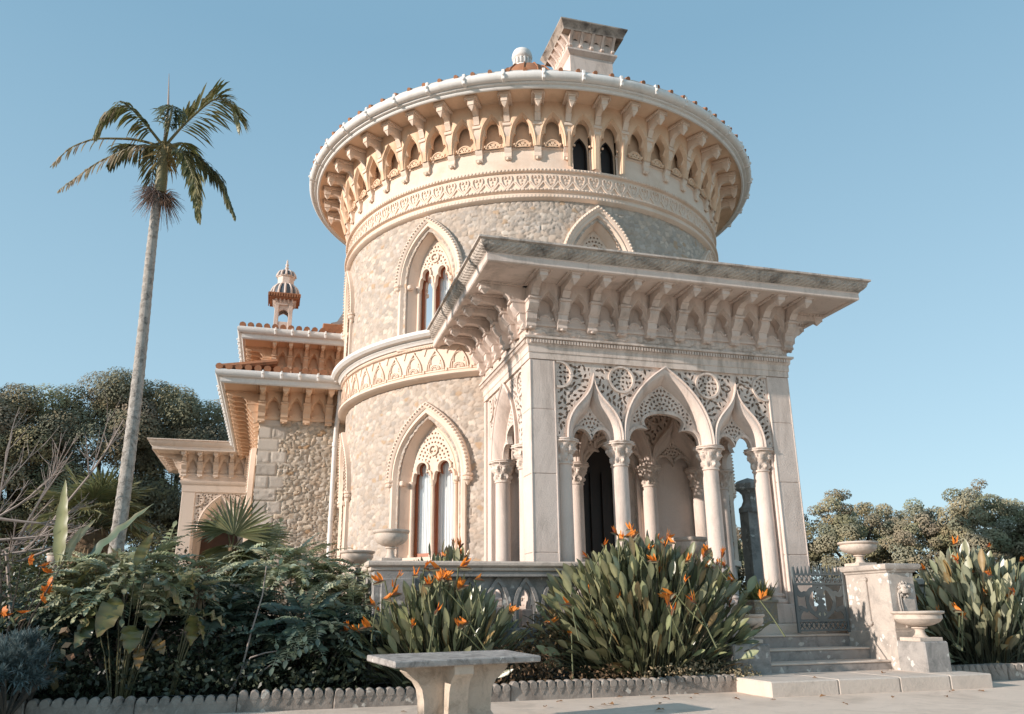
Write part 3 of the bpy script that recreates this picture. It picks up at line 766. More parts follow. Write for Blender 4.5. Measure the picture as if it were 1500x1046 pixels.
# ---- tower windows
def window_parts(w):
    hw, jw, zb, zs, za = w['hw'], w['jw'], w['zb'], w['zs'], w['za']
    full = lambda a, b, c: np.vstack([[(-b, zb)], arch(0, b, zs, a), [(b, zb)]]) if c else arch(0, b, zs, a)
    S = MB()
    sweep(S, arch(0, hw, zs, za, n=18), [(-.07, .03), (-.07, -.07), (-.035, -.10), (.0, -.11), (.045, -.085), (.05, .03)])
    hp = arch(0, hw + .005, zs, za + .005, n=18); d = np.r_[0, np.cumsum(np.linalg.norm(np.diff(hp, axis=0), axis=1))]
    for t in np.arange(.03, d[-1], .075):
        x = np.interp(t, d, hp[:, 0]); z = np.interp(t, d, hp[:, 1]); box(S, x - .02, x + .02, -.135, -.09, z - .02, z + .02, .008)
    c0 = full(za - .05, hw - .05, 1); c1 = full(za - .17, jw, 1); c2 = full(za - .22, jw - .09, 1); c3 = full(za - .24, jw - .11, 1); c4 = full(za - .36, jw - .23, 1); c5 = full(za - .40, jw - .27, 1)
    n = len(c0)
    loft(S, [(full(za - .05, jw + .06, 1), -.055), (c1, -.06), (c2, .06), (c3, .055), (c4, .26), (c5, .25), (c5, .385)])
    loft(S, [(full(za - .02, jw + .07, 1), .06), (full(za - .05, jw + .06, 1), -.055)])
    for sg in (-1, 1):
        lathe(S, [(.0, -.20), (.03, -.17), (.05, -.12), (.09, -.09), (.10, -.05), (.075, -.03), (.105, -.01), (.105, .03), (0, .03)], 10, c=(sg * (hw - .01), -.03, zs))
        for zz in (zs - .04,): box(S, sg * (jw - .17) - .05, sg * (jw - .17) + .05, .0, .12, zz - .05, zz + .05, .02)
    box(S, -jw - .03, jw + .03, -.10, .30, zb - .12, zb, .015)
    iw = jw - .27; zi = za - .40
    T = MB(); lc = iw / 2; lh = iw / 2 - .035; zl = zs - .02
    tl = [trefoil(sg * lc, lh, zl, zl + .19, zl + .40, lh * .55, n=12) for sg in (-1, 1)]
    ar = arch(0, iw, zs, zi, n=18)
    poly = np.vstack([ar, [(iw, zl)], [(lc + lh, zl)], tl[1][::-1], tl[0][::-1], [(-iw, zl)]])
    H = palmette(0, zl + .40, zi - zl, .098, .036, .024, .11)
    fret(T, poly, None, 0, .035, .017, .24, .31, holes=H)
    q_ = circle(0, zl + .62, .10, 22); sweep(T, q_[:-1], [(-.016, .25), (-.016, .21), (.016, .21), (.016, .25)], closed=True)
    for t in tl: sweep(T, t, [(-.012, .30), (-.012, .20), (.028, .20), (.028, .30)])
    Cn = MB()
    for x in (0, -iw, iw):
        lathe(Cn, [(.06, zb), (.06, zb + .06), (.042, zb + .08), (.036, zl - .10), (.046, zl - .09), (.042, zl - .07), (.068, zl - .02), (.072, zl + .02), (0, zl + .02)], 12, c=(x, .24, 0))
    Sh = MB(); Gl = MB(); Cu = MB()
    for sg in (-1, 1):
        o = np.vstack([[(sg * lc - lh, zb)], trefoil(sg * lc, lh, zl, zl + .19, zl + .40, lh * .55, n=12), [(sg * lc + lh, zb)]])
        sweep(Sh, o, [(-.030, .36), (-.030, .32), (.02, .32), (.02, .36)]); box(Sh, sg * lc - lh, sg * lc + lh, .33, .38, zb, zb + .10)
        Gl.add([(x, .345, z) for x, z in o], [tuple(range(len(o)))])
    Cu.add([(-iw - .05, .385, zb), (iw + .05, .385, zb), (iw + .05, .385, za - .3), (-iw - .05, .385, za - .3)], [(0, 1, 2, 3)])
    for k in range(14):
        x = -iw + 2 * iw * k / 13; tube(Cu, [(x, .384, zb), (x, .384, za - .45)], .006, 6)
    return S, T, Cn, Sh, Gl, Cu
for w, R in ((W_LOW, 4.62), (W_UP, 4.70)):
    ms = window_parts(w)
    for m_ in ms: m_.map(cyl(R))
    w0 = None
    for a in WINS:
        if R == 4.62 and abs(a) < .1: continue
        if w0 is None:
            w0 = P_(ms[0], "arched_window", M_STUCCO, 30, TC, a)
            ms[1].build("tracery", M_STUCCO, w0, 30); ms[2].build("colonnettes", M_STUCCO, w0, 40); ms[3].build("sash", M_WOOD, w0, 30); ms[4].build("pane", M_GLASS, w0); ms[5].build("blind", M_CURTAIN, w0, 60)
        else: copy_part(w0, palace, rotation_euler=(0, 0, a))
# door at the back of the porch
mb = MB(); o = np.vstack([[(-.5, .8)], arch(0, .5, 3.35, 4.15), [(.5, .8)]])
mb.add([(x, .30, z) for x, z in o], [tuple(range(len(o)))])
for x in (-.25, 0, .25): box(mb, x - .02, x + .02, .26, .3, .8, 3.6)
mb.map(cyl(4.6)); P_(mb, "door", M_DARK, 30, TC)
mb = MB(); c_ = lambda w_, a_: np.vstack([[(-w_, .8)], arch(0, w_, 3.35, a_), [(w_, .8)]])
loft(mb, [(c_(.72, 4.40), .02), (c_(.72, 4.40), -.09), (c_(.62, 4.28), -.09), (c_(.58, 4.24), .04), (c_(.50, 4.15), .10), (c_(.48, 4.12), .32)]); mb.map(cyl(4.6)); P_(mb, "door_surround", M_CARVED, 30, TC)

# ---- entrance porch
PW, ZF = 4.80, .82
mb = MB(); box(mb, -.05, PW + .05, -.2, 3.2, .5, ZF, .02); P_(mb, "porch_floor", M_SLAB, 30)

def capital_mesh(z0, z1, r0=.13, r1=.215, seed=1):
    mb = MB(); rg = np.random.default_rng(seed); k = 48; rows = 18; H = z1 - z0; V = []
    nz_ = rg.normal(0, .008, (rows, k))
    for i in range(rows):
        t = i / (rows - 1); base = r0 + (r1 - r0) * (t ** 1.6)
        for j in range(k):
            a = 2 * PI * j / k; ti = t * 2.4; row = int(ti); f = ti - row
            b = max(0.0, math.cos(8 * a / 1.0 + row * PI)) ** .7 * math.sin(PI * min(f, 1)) * (.040 if t > .1 else .0) + (.02 * max(0, math.sin(24 * a + row)) * f if t > .12 else 0)
            r = base + b + (nz_[i, j] if .1 < t < .97 else 0); V.append((r * math.sin(a), -r * math.cos(a), z0 + t * H * .86))
    F = [(i * k + j, i * k + (j + 1) % k, i * k + k + (j + 1) % k, i * k + k + j) for i in range(rows - 1) for j in range(k)]
    mb.add(V, np.array(F))
    lathe(mb, [(r1 + .02, z0 + .84 * H), (r1 + .055, z0 + .86 * H), (r1 + .055, z0 + .91 * H), (r1 + .03, z0 + .93 * H), (r1 + .045, z0 + .95 * H), (r1 + .045, z1), (0, z1)], 8, PI / 8, 2 * PI + PI / 8)
    lathe(mb, [(r0, z0 - .03), (r0 + .022, z0 - .02), (r0 + .022, z0 + .005), (r0, z0 + .015)], 24)
    return mb
def shaft_mesh(zf, z1, r=.14):
    mb = MB(); box(mb, -r - .09, r + .09, -r - .09, r + .09, zf, zf + .30, .012)
    lathe(mb, [(r + .07, zf + .30), (r + .085, zf + .33), (r + .07, zf + .37), (r + .03, zf + .385), (r + .03, zf + .41), (r + .045, zf + .43), (r + .03, zf + .455), (r, zf + .47), (r - .008, z1)], 28); return mb

COLX = (.60, 1.575, 3.225, 4.20); ZCAP = 3.30; ZSPR = 3.68
sh = shaft_mesh(ZF, ZCAP - .02); cp = capital_mesh(ZCAP, ZSPR)
col0 = None
def add_col(x, y, s=1.0):
    global col0
    if col0 is None:
        col0 = P_(sh, "column", M_LIME, 35, (x, y, 0)); cp.build("capital", M_CARVED, col0, 50)
    else: copy_part(col0, palace, location=(x, y, 0), rotation_euler=(0, 0, 0.0 if s == 1 else 1.1))
for x in COLX: add_col(x, .21)
for x in (.60, 1.56, 3.05, 4.10): add_col(x, 2.22, 2)
for x in (.17, PW - .17):
    for y in (.80, 2.30): add_col(x, y, 2)

def arch_order(mb, A0, A1, A2, y0, th):
    """moulded arch: outer roll on A0, splay to A1/A2, soffit back"""
    loft(mb, [(A0, y0 + .03), (A0, y0 - .045), (A0 * .5 + A1 * .5, y0 - .05), (A1, y0 - .02), (A1 * .7 + A2 * .3, y0 + .05), (A2, y0 + th * .45), (A2, y0 + th * .7), (A0, y0 + th + .02)])
    sweep(mb, A0, [(-.012, y0 - .03), (-.02, y0 - .06), (.0, y0 - .075), (.02, y0 - .06), (.012, y0 - .03)])

def arcade(bays, x0, x1, ztop, zs, th, roundels, y0=0.0, cell=.0135, carve=True):
    W, A, T = MB(), MB(), []
    bays = sorted(bays); edges = []
    e0 = np.array([(x0, zs)]); xs = x0
    lowers = []
    for c, h, kind, za in bays:
        a0 = arch(c, h, zs, za, kind, 18); a1 = arch(c, h - .085, zs, za - (.11 if kind == 'pointed' else .20), kind, 18); a2 = arch(c, h - .15, zs, za - (.26 if kind == 'pointed' else .42), kind, 18)
        arch_order(A, a0, a1, a2, y0, th); lowers.append((c, a0))
        i_ = [p for p in range(len(a0))]
        if kind == 'pointed':
            lo_ = trefoil(c, h - .15, zs, zs + .26, zs + .54, .33 * (h - .15) / .66, 18)
            Hs = palmette(c, zs + .54 * (h / .8), .75, .084, .040, .0195, .08)
        else:
            lo_ = trilobe(c, h - .15, zs, zs + .20, zs + .05, 18)
            Hs = palmette(c, zs + .10, .6, .076, .036, .018, .07)
        tr = MB(); fret(tr, np.vstack([a2, lo_[::-1][1:-1]]), None, 0, .026, cell, y0 + th * .47, y0 + th * .62, holes=Hs)
        sweep(tr, lo_, [(-.016, y0 + th * .66), (-.016, y0 + th * .36), (.035, y0 + th * .36), (.035, y0 + th * .66)])
        T.append(tr)
    # ground of the spandrels, front recessed and back
    seq = [(x0, None)] + lowers + [(x1, None)]
    line = np.vstack([[(x0, zs)]] + [a for _, a in lowers] + [[(x1, zs)]]); top = line.copy(); top[:, 1] = ztop
    loft(W, [(line, y0 + .075), (top, y0 + .075)]); loft(W, [(line, y0 + th), (top, y0 + th)])
    if carve:
        for i in range(len(lowers) + 1):
            pl = []
            if i == 0: pl += [(x0, ztop), (x0, zs + .02)]
            else: pl += [tuple(p) for p in lowers[i - 1][1][17:]]
            if i == len(lowers): pl += [(x1, zs + .02), (x1, ztop)]
            else: pl += [tuple(p) for p in lowers[i][1][:18]]
            if 0 < i < len(lowers): pl += [(lowers[i][0], ztop), (lowers[i - 1][0], ztop)]
            elif i == 0: pl += [(lowers[0][0], ztop)]
            else: pl += [(lowers[-1][0], ztop)]
            pl = np.array(pl); xa, xb = pl[:, 0].min(), pl[:, 0].max(); L = []
            cx = [r for r in roundels if xa - .1 < r[0] < xb + .1]
            Hs = leaf_holes(pl, 300, i + 3, .062, .0225, .073, cx)
            Hs = [h_ for h_ in Hs if not any(math.hypot(h_[0] - r[0], h_[1] - r[1]) < r[2] + .03 for r in cx)]
            for (rx, rz_, rr) in cx:
                for q_, rad, aa in ((4, .05, .036), (7, .115, .046), (12, .168, .030)):
                    for k in range(q_):
                        t_ = 2 * PI * (k + .5) / q_; Hs.append((rx + rad * math.cos(t_), rz_ + rad * math.sin(t_), aa, .0205, t_ + (.8 if k % 2 else -.8)))
            fret(W, pl, None, 0, .045, cell, y0, y0 + .07, back=False, holes=Hs)
            for (rx, rz_, rr) in cx:
                t = circle(rx, rz_, rr + .005, 40); ok = (t[:, 0] > xa + .01) & (t[:, 0] < xb - .01)
                if ok.all(): sweep(W, t[:-1], [(-.018, y0), (-.018, y0 - .03), (.018, y0 - .03), (.018, y0)], closed=True)
                else:
                    idx = np.flatnonzero(ok); br = np.flatnonzero(np.diff(idx) > 1)
                    if len(br): idx = np.r_[idx[br[0] + 1:], idx[:br[0] + 1]]
                    if len(idx) > 3: sweep(W, t[idx], [(-.018, y0), (-.018, y0 - .03), (.018, y0 - .03), (.018, y0)])
    return W, A, T

def place_arcade(res, loc, rz, mat=M_LIME, mat2=M_CARVED):
    W, A, T = res
    w = P_(W, "spandrel_wall", mat2, 30, loc, rz); A.build("arch_moulding", mat, w, 40)
    for t in T: t.build("tracery", mat2, w, 30)
    return w
B3 = [(1.0875, .475, 'ogee', 4.74), (2.40, .81, 'pointed', 5.0 - .03), (3.7125, .475, 'ogee', 4.74)]
RO = [(1.60, 4.71, .21), (3.20, 4.71, .21), (.50, 4.73, .21), (4.30, 4.73, .21)]
w_ = place_arcade(arcade(B3, .43, 4.37, 4.97, ZSPR, .36, RO), (0, .03, 0), 0)
B3b = [(1.08, .475, 'ogee', 4.74), (2.31, .74, 'pointed', 4.97), (3.58, .51, 'ogee', 4.74)]
place_arcade(arcade(B3b, .3, 4.5, 5.0, ZSPR, .24, RO[:2], cell=.018), (0, 2.10, 0), 0)
BS = [(1.42, .80, 'pointed', 4.97)]
place_arcade(arcade(BS, .32, 2.58, 4.97, ZSPR, .34, [(.42, 4.7, .2), (2.42, 4.7, .2)]), (.03, 3.0, 0), -PI / 2)
place_arcade(arcade(BS, .32, 2.58, 4.97, ZSPR, .34, [(.42, 4.7, .2), (2.42, 4.7, .2)], cell=.02), (PW - .03, .0, 0), PI / 2)
# blank panels behind the back arcade, ceiling
mb = MB(); box(mb, 2.85, 4.55, 2.36, 2.5, ZF, 5.05); box(mb, .25, 1.40, 2.36, 2.5, ZF, 5.05); P_(mb, "panel", M_LIME, 30)
mb = MB(); box(mb, .2, 4.6, .3, 3.2, 5.02, 5.15); P_(mb, "porch_ceiling", M_STUCCO2, 30)
# corner piers and responds
def pier_mesh(x0, x1, y0, y1, z0, z1):
    mb = MB(); r = .016; zz = [z0, z0 + .26 * (z1 - z0), z0 + .55 * (z1 - z0), z0 + .80 * (z1 - z0), z1]
    for i in range(4): box(mb, x0 + .001 * (i % 2), x1 - .001 * (i % 2), y0 + .0015 * (i % 2), y1, zz[i] + .0015, zz[i + 1] - .0015, .009)
    for x, y in ((x0 + .01, y0 + .01), (x1 - .01, y0 + .01), (x0 + .01, y1 - .01)):
        tube(mb, [(x, y, z0 + .02), (x, y, z1 - .01)], r, 10)
    box(mb, x0 - .04, x1 + .04, y0 - .04, y1 + .04, z0, z0 + .26, .015)
    return mb
P_(pier_mesh(0, .43, 0, .46, ZF, 4.955), "corner_pier", M_LIME, 35); P_(pier_mesh(4.37, PW, 0, .46, ZF, 4.955), "corner_pier", M_LIME, 35)
for x0_, x1_, y0_, y1_, zt_ in ((.43, .47, .06, .4, 4.95), (4.33, 4.37, .06, .4, 4.95), (.04, .36, 2.66, 3.3, 4.955), (PW - .36, PW - .04, 2.66, 3.3, 4.955), (.06, .34, .46, .62, ZSPR - .3), (PW - .34, PW - .06, .46, .62, ZSPR - .3), (-.005, .04, 2.9, 3.02, 4.95)):
    mb = MB(); box(mb, x0_, x1_, y0_, y1_, ZF, zt_, .008); P_(mb, "pilaster", M_LIME, 30)
# entablature
pp = rect(0, PW, 0, 3.4)
mb = MB(); plan_sweep(mb, pp, [(-.4, 4.96), (.012, 4.96), (.012, 5.06), (.025, 5.07), (.025, 5.17), (.035, 5.18), (.045, 5.20), (-.4, 5.20)])
plan_sweep(mb, pp, [(-.4, 5.20), (.05, 5.20), (.055, 5.275), (.10, 5.29), (.10, 5.325), (.06, 5.335), (-.4, 5.335)])
for i in range(96): box(mb, .0 + i * .05, .03 + i * .05, -.085, -.05, 5.215, 5.272)
for i in range(60): box(mb, -.085, -.05, i * .055, i * .055 + .034, 5.215, 5.272)
P_(mb, "string_course", M_CARVED, 30)
mb = MB(); plan_sweep(mb, pp, [(-.4, 5.335), (.02, 5.335), (.02, 5.505), (.055, 5.515), (.055, 5.55), (.03, 5.56), (.03, 5.62), (-.4, 5.62)]); P_(mb, "frieze", M_LIME, 30)
mb = MB()
for ln, rz_, loc_ in ((PW, 0, (0, 0)), (3.2, -PI / 2, (0, 3.2))):
    L = []; 
    for i in range(int(ln / .30)):
        x = .15 + i * .30; sg = 1 if i % 2 else -1
        L += [curl(x - .12, 5.42 - sg * .04, sg * .5, .32, -sg * 2.8, 9), curl(x, 5.42 + sg * .03, -sg * .8, .2, sg * 2.4, 7), curl(x + .05, 5.42, sg * 1.9, .14, sg * 2, 6)]
    q = MB(); relief(q, [(.02, 5.345), (ln - .02, 5.345), (ln - .02, 5.50), (.02, 5.50)], L, .03, .028, .0135, -.021)
    cs, sn = math.cos(rz_), math.sin(rz_)
    mb.merge(q, lambda V: np.c_[loc_[0] + V[:, 0] * cs - V[:, 1] * sn, loc_[1] + V[:, 0] * sn + V[:, 1] * cs, V[:, 2]])
P_(mb, "carved_frieze", M_CARVED, 50)
# porch eaves
PZT, PZS, PD = 5.44, 6.185, .92
mb = MB(); box(mb, .03, PW - .03, .02, 3.4, 5.6, 6.19); P_(mb, "attic_wall", M_LIME, 30)
cb = corbel_mesh(PZT, PZS, PD, .165); pitch = PW / 9; nb = niche_mesh(PZT, PZS, PD, pitch, .165); vb = vent_mesh(PZT, PZS); pit2 = 2.8 / 5
nb2 = niche_mesh(PZT, PZS, PD, pit2, .165)
c0 = n0 = m0 = None
def eave_run(c0, n0, N, nname, x0, y0, rz, n, pitch, ends=(0, 1), mats=(M_LIME, M_LIME), cbm=None, nbm=None, vbm=None, root=palace):
    cs, sn = math.cos(rz), math.sin(rz)
    for i in range(n):
        s = i * pitch
        if ends[0] <= i <= n - ends[1]:
            if c0 is None: c0 = cbm.build("eave_bracket", mats[0], root, 30, (x0 + s * cs, y0 + s * sn, 0), rz)
            else: copy_part(c0, root, location=(x0 + s * cs, y0 + s * sn, 0), rotation_euler=(0, 0, rz))
        if i < n - 1:
            s += pitch / 2
            if n0 is None: n0 = nbm.build("niche", mats[1], root, 30, (x0 + s * cs, y0 + s * sn, 0), rz); vbm.build("vent", M_DARK, n0)
            else: copy_part(n0, root, location=(x0 + s * cs, y0 + s * sn, 0), rotation_euler=(0, 0, rz))
    return c0, n0
c0, n0 = eave_run(None, None, 10, "niche", .0, 0, 0, 10, pitch, mats=(M_LIME, M_LIME), cbm=cb, nbm=nb, vbm=vb)
c0, m0 = eave_run(c0, None, 6, "niche", 0, 2.8, -PI / 2, 6, pit2, cbm=cb, nbm=nb2, vbm=vb, mats=(M_LIME, M_LIME))
eave_run(c0, m0, 6, "niche", PW, 0, PI / 2, 4, pit2)
mb = MB(); box(mb, -.94, PW + .94, -.94, 4.3, 6.185, 6.30); P_(mb, "soffit", M_LIME, 30)
rp = rect(-.93, PW + .93, -.93, 3.5)
mb = MB(); plan_sweep(mb, rp, [(-.1, 6.165), (.0, 6.165), (.02, 6.18), (.02, 6.285), (.035, 6.30), (-.1, 6.31)]); P_(mb, "fascia", M_LIME, 30)
mb = MB(); plan_sweep(mb, rp, [(-.1, 6.302), (.03, 6.302), (.05, 6.32), (.085, 6.345), (.125, 6.39), (.14, 6.43), (.145, 6.462), (-.1, 6.47)]); P_(mb, "cornice", M_CYMA, 35)
mb = MB(); plan_sweep(mb, rp, [(-.1, 6.463), (.15, 6.463), (.185, 6.475), (.185, 6.505), (-.1, 6.535)]); box(mb, -.86, PW + .86, -.86, 4.3, 6.45, 6.53); P_(mb, "roof_slab", M_CORNICE, 30)

# ---- side wing
def rubble_flat(name, x0, x1, z0, z1, loc, rz, size, seed, pal, mortar, step=.026, quoin=None, holes=(), parent=None):
    nx = int((x1 - x0) / step); nz = int((z1 - z0) / step)
    X, Zz = np.meshgrid(np.linspace(x0, x1, nx), np.linspace(z0, z1, nz), indexing='ij')
    h, k, r, g = rubble(X, Zz, size, 1.25, seed); c = stone_colors(k, r, g, pal, mortar)
    if quoin:
        row = np.floor(Zz / .30); odd = (row % 2); ext = np.where(odd < .5, .42, .62) + .1 * hash2(row, 0, 4)
        fz = Zz / .30 - row; edge = np.minimum(np.minimum(fz, 1 - fz) * .30, np.abs(ext - (X - x0)))
        inq = (X - x0) < ext; sub = (odd > .5) & ((X - x0) > .30); edge = np.where(odd > .5, np.minimum(edge, np.abs((X - x0) - .30)), edge)
        kq = np.clip(edge / .03, 0, 1); hq = kq * (.50 + .45 * hash2(np.floor(X * 11 + row * 3), np.floor(Zz * 13), 3) * hash2(row, sub * 1.0, 11)); cq = np.array((.66, .57, .48)) * (.82 + .36 * hash2(row, sub * 1.0, 7))[..., None]
        h = np.where(inq, hq, h); c = np.where(inq[..., None], np.asarray(mortar) * (1 - kq[..., None]) + cq * kq[..., None], c)
    V = np.c_[X.ravel(), (-.04 * (h - .35)).ravel(), Zz.ravel()]; I = np.arange(nx * nz).reshape(nx, nz)
    keep = np.ones((nx - 1, nz - 1), bool)
    for poly in holes: keep &= ~pip(np.c_[((X[:-1, :-1] + X[1:, 1:]) / 2).ravel(), ((Zz[:-1, :-1] + Zz[1:, 1:]) / 2).ravel()], poly).reshape(keep.shape)
    F = np.stack([I[:-1, :-1][keep], I[1:, :-1][keep], I[1:, 1:][keep], I[:-1, 1:][keep]], 1)
    mb = MB(); mb.add(V, F, c.reshape(-1, 3)); return P_(mb, name, M_RUBBLE, 55, loc, rz)
PAL2 = [(.68, .55, .42), (.63, .51, .38), (.72, .60, .47), (.58, .49, .39), (.65, .50, .36), (.60, .52, .43), (.44, .26, .13)]
WX, WY = -4.30, 8.2
rubble_flat("wing_wall", 0, 3.6, .4, 5.62, (WX, WY, 0), 0, .10, 17, PAL2, (.52, .42, .32), quoin=True)
rubble_flat("wing_wall", 0, 9.2, .4, 5.62, (WX, WY + 9.2, 0), -PI / 2, .14, 23, PAL2, (.52, .42, .32), step=.06)
pw_ = [(WX, WY + 9.6), (WX, WY), (1.5, WY)]
mb = MB(); plan_sweep(mb, pw_, [(-.3, 5.56), (.05, 5.56), (.07, 5.60), (.07, 5.64), (.03, 5.66), (.03, 6.3), (-.3, 6.3)]); P_(mb, "wing_attic", M_STUCCO2, 30)
WZT, WZS, WD = 5.46, 6.22, .86
cb = corbel_mesh(WZT, WZS, WD, .165); nb = niche_mesh(WZT, WZS, WD, .53, .165); vb = vent_mesh(WZT, WZS)
c0, n0 = eave_run(None, None, 0, "niche", WX + .02, WY - .03, 0, 5, .53, mats=(M_STUCCO2, M_STUCCO2), cbm=cb, nbm=nb, vbm=vb)
eave_run(c0, n0, 0, "niche", WX - .03, WY + 17 * .53, -PI / 2, 18, .53)
def straight_eave(path, zs, ov, corner_in):
    a = MB(); plan_sweep(a, path, [(-.3, zs), (ov - .02, zs), (ov - .02, zs + .06), (-.3, zs + .06)]); P_(a, "soffit", M_STUCCO2, 30)
    a = MB(); plan_sweep(a, path, [(ov - .06, zs - .03), (ov, zs - .03), (ov + .02, zs), (ov + .02, zs + .09), (ov + .035, zs + .10), (ov - .1, zs + .11)]); P_(a, "fascia", M_WHITE, 30)
    a = MB(); pr = [(ov + .0, zs + .10)] + [(ov + .05 + .09 * math.sin(t), zs + .20 - .10 * math.cos(t)) for t in np.linspace(.1, 2.3, 7)] + [(ov + .02, zs + .27)]
    plan_sweep(a, path, pr); g = P_(a, "gutter", M_WHITE, 40)
    q = MB(); P = np.asarray(path, float)
    for p, p2 in zip(P[:-1], P[1:]):
        d = p2 - p; L_ = np.linalg.norm(d); d /= L_; nrm = np.array([d[1], -d[0]])
        for s in np.arange(.0, L_, .42):
            c = p + d * s - nrm * 0
            e = MB(); box(e, -.022, .022, -(ov + .155), -(ov + .02), zs + .10, zs + .29, .008); box(e, -.03, .03, -(ov + .185), -(ov + .14), zs + .18, zs + .23, .015)
            cs, sn = d[0], d[1]
            q.merge(e, lambda V: np.c_[c[0] + V[:, 0] * cs - V[:, 1] * sn, c[1] + V[:, 0] * sn + V[:, 1] * cs, V[:, 2]])
    q.build("gutter_clips", M_WHITE, g, 30)
straight_eave(pw_, 6.22, .92, None)
mb = MB(); mb.add([(WX - 1.0, WY - 1.0, 6.46), (1.5, WY - 1.0, 6.46), (1.5, 9.6, 6.74), (-3.9, 9.6, 6.74), (-3.9, 17.6, 6.74), (WX - 1.0, 17.6, 6.46)], [(0, 1, 2, 3), (0, 3, 4, 5)])
for i in range(21):
    x = WX - .98 + i * .215; t = max(0.0, min(1.0, (x - WX + 1) / 1.35)); zt_ = 6.50 + .28 * t
    rowsn = 7
    for k in range(rowsn):
        f0, f1 = k / rowsn, (k + 1.12) / rowsn; y0_, y1_ = WY - 1.03, WY - 1.03 + 2.4 * max(t, .25)
        a0 = np.array([x, y0_ + (y1_ - y0_) * f0, 6.53 + (zt_ + .03 - 6.5) * f0 + .02]); a1 = np.array([x, y0_ + (y1_ - y0_) * f1, 6.53 + (zt_ + .03 - 6.5) * f1 - .01]); tube(mb, [a0, a1], [.085, .07], 8)
for i in range(40):
    y = WY - .9 + i * .215; tube(mb, [(WX - 1.03, y, 6.54), (-4.0, y, 6.78)], [.085, .07], 6)
P_(mb, "wing_roof", M_TILE, 40)
# downpipe
mb = MB(); tube(mb, [(-2.48, WY - .75, 6.2), (-2.48, WY - .72, 5.9), (-2.49, WY - .14, 5.35), (-2.50, WY - .12, 5.0), (-2.50, WY - .12, .6)], .058, 12)
for zz in (5.0, 3.2, 1.6): lathe(mb, [(.07, -.05), (.07, .05)], 12, c=(-2.50, WY - .12, zz))
P_(mb, "downpipe", M_WHITE, 40)
# upper storey of the wing
UX, UY = -4.12, 9.55
pu_ = [(UX, UY + 8), (UX, UY), (1.5, UY)]
mb = MB(); plan_sweep(mb, pu_, [(-.3, 6.6), (.0, 6.6), (.0, 7.82), (-.3, 7.82)]); P_(mb, "upper_wing_wall", M_STUCCO2, 30)
cb = corbel_mesh(7.10, 7.80, .80, .12); nb = niche_mesh(7.10, 7.80, .80, .41, .12); vb = vent_mesh(7.10, 7.80)
c0, n0 = eave_run(None, None, 0, "niche", UX + .0, UY - .0, 0, 7, .41, mats=(M_STUCCO2, M_STUCCO2), cbm=cb, nbm=nb, vbm=vb)
eave_run(c0, n0, 0, "niche", UX, UY + 12 * .41, -PI / 2, 13, .41)
straight_eave(pu_, 7.80, .80, None)
mb = MB(); mb.add([(UX - .85, UY - .85, 8.03), (1.5, UY - .85, 8.03), (1.5, UY + .8, 8.5), (UX + .8, UY + .8, 8.5), (UX + .8, UY + 8, 8.5), (UX - .85, UY + 8, 8.03)], [(0, 1, 2, 3), (0, 3, 4, 5)])
for i in range(18):
    x = UX - .82 + i * .20; t = max(.2, min(1, (x - UX + .85) / 1.6))
    for k in range(5):
        f0, f1 = k / 5, (k + 1.12) / 5; tube(mb, [(x, UY - .90 + 1.65 * t * f0, 8.10 + .47 * t * f0 + .015), (x, UY - .90 + 1.65 * t * f1, 8.10 + .47 * t * f1 - .01)], [.08, .065], 8)
box(mb, -2.9, -1.2, UY + .2, UY + 2, 8.3, 8.72, .02)
P_(mb, "upper_wing_roof", M_TILE, 40)
# octagonal lantern behind the tower edge
mb = MB(); lathe(mb, [(1.0, 8.4), (1.0, 8.95), (1.12, 9.0), (1.12, 9.1), (.95, 9.15), (.7, 9.6), (0, 9.8)], 8, PI / 8, 2 * PI + PI / 8, c=(-1.6, 11.2, 0)); P_(mb, "roof_lantern", M_LIME, 30)
# domed cupola on the wing roof
cx_, cy_ = -3.98, 10.55
mb = MB()
for sx in (-1, 1):
    for sy in (-1, 1): box(mb, cx_ + sx * .19 - .055, cx_ + sx * .19 + .055, cy_ + sy * .19 - .055, cy_ + sy * .19 + .055, 8.2, 9.42, .008)
box(mb, cx_ - .235, cx_ + .235, cy_ - .235, cy_ + .235, 8.15, 8.86, .01)
for rz_ in (0, PI / 2, PI, -PI / 2):
    e = MB(); A = np.vstack([[(-.13, 8.86)], arch(0, .13, 9.12, 9.24), [(.13, 8.86)]]); T = A.copy(); T[:, 1] = 9.42; T[0] = (-.14, 9.42); loft(e, [(A, -.20 + 0 * A[:, 0]), (T, -.20 + 0 * A[:, 0])]); loft(e, [(A, -.20 + 0 * A[:, 0]), (A, -.14 + 0 * A[:, 0])])
    for k in range(5): x = -.22 + .11 * k; prism_x(e, [(-.24, 9.42), (-.27, 9.42), (-.38, 9.58), (-.22, 9.58)], x - .022, x + .022)
    cs, sn = math.cos(rz_), math.sin(rz_)
    mb.merge(e, lambda V: np.c_[cx_ + V[:, 0] * cs - V[:, 1] * sn, cy_ + V[:, 0] * sn + V[:, 1] * cs, V[:, 2]])
box(mb, cx_ - .25, cx_ + .25, cy_ - .25, cy_ + .25, 9.36, 9.60)
o_cu = P_(mb, "cupola", M_LIME, 30)
q = MB(); box(q, cx_ - .43, cx_ + .43, cy_ - .43, cy_ + .43, 9.60, 9.66, .01); box(q, cx_ - .40, cx_ + .40, cy_ - .40, cy_ + .40, 9.51, 9.605)
for k in range(13):
    x = cx_ - .42 + .07 * k; box(q, x - .02, x + .02, cy_ - .445, cy_ - .42, 9.54, 9.64); box(q, cx_ - .445, cx_ - .42, cy_ + x - cx_ - .02, cy_ + x - cx_ + .02, 9.54, 9.64)
q.build("cupola_eave", M_TILE, o_cu, 30)
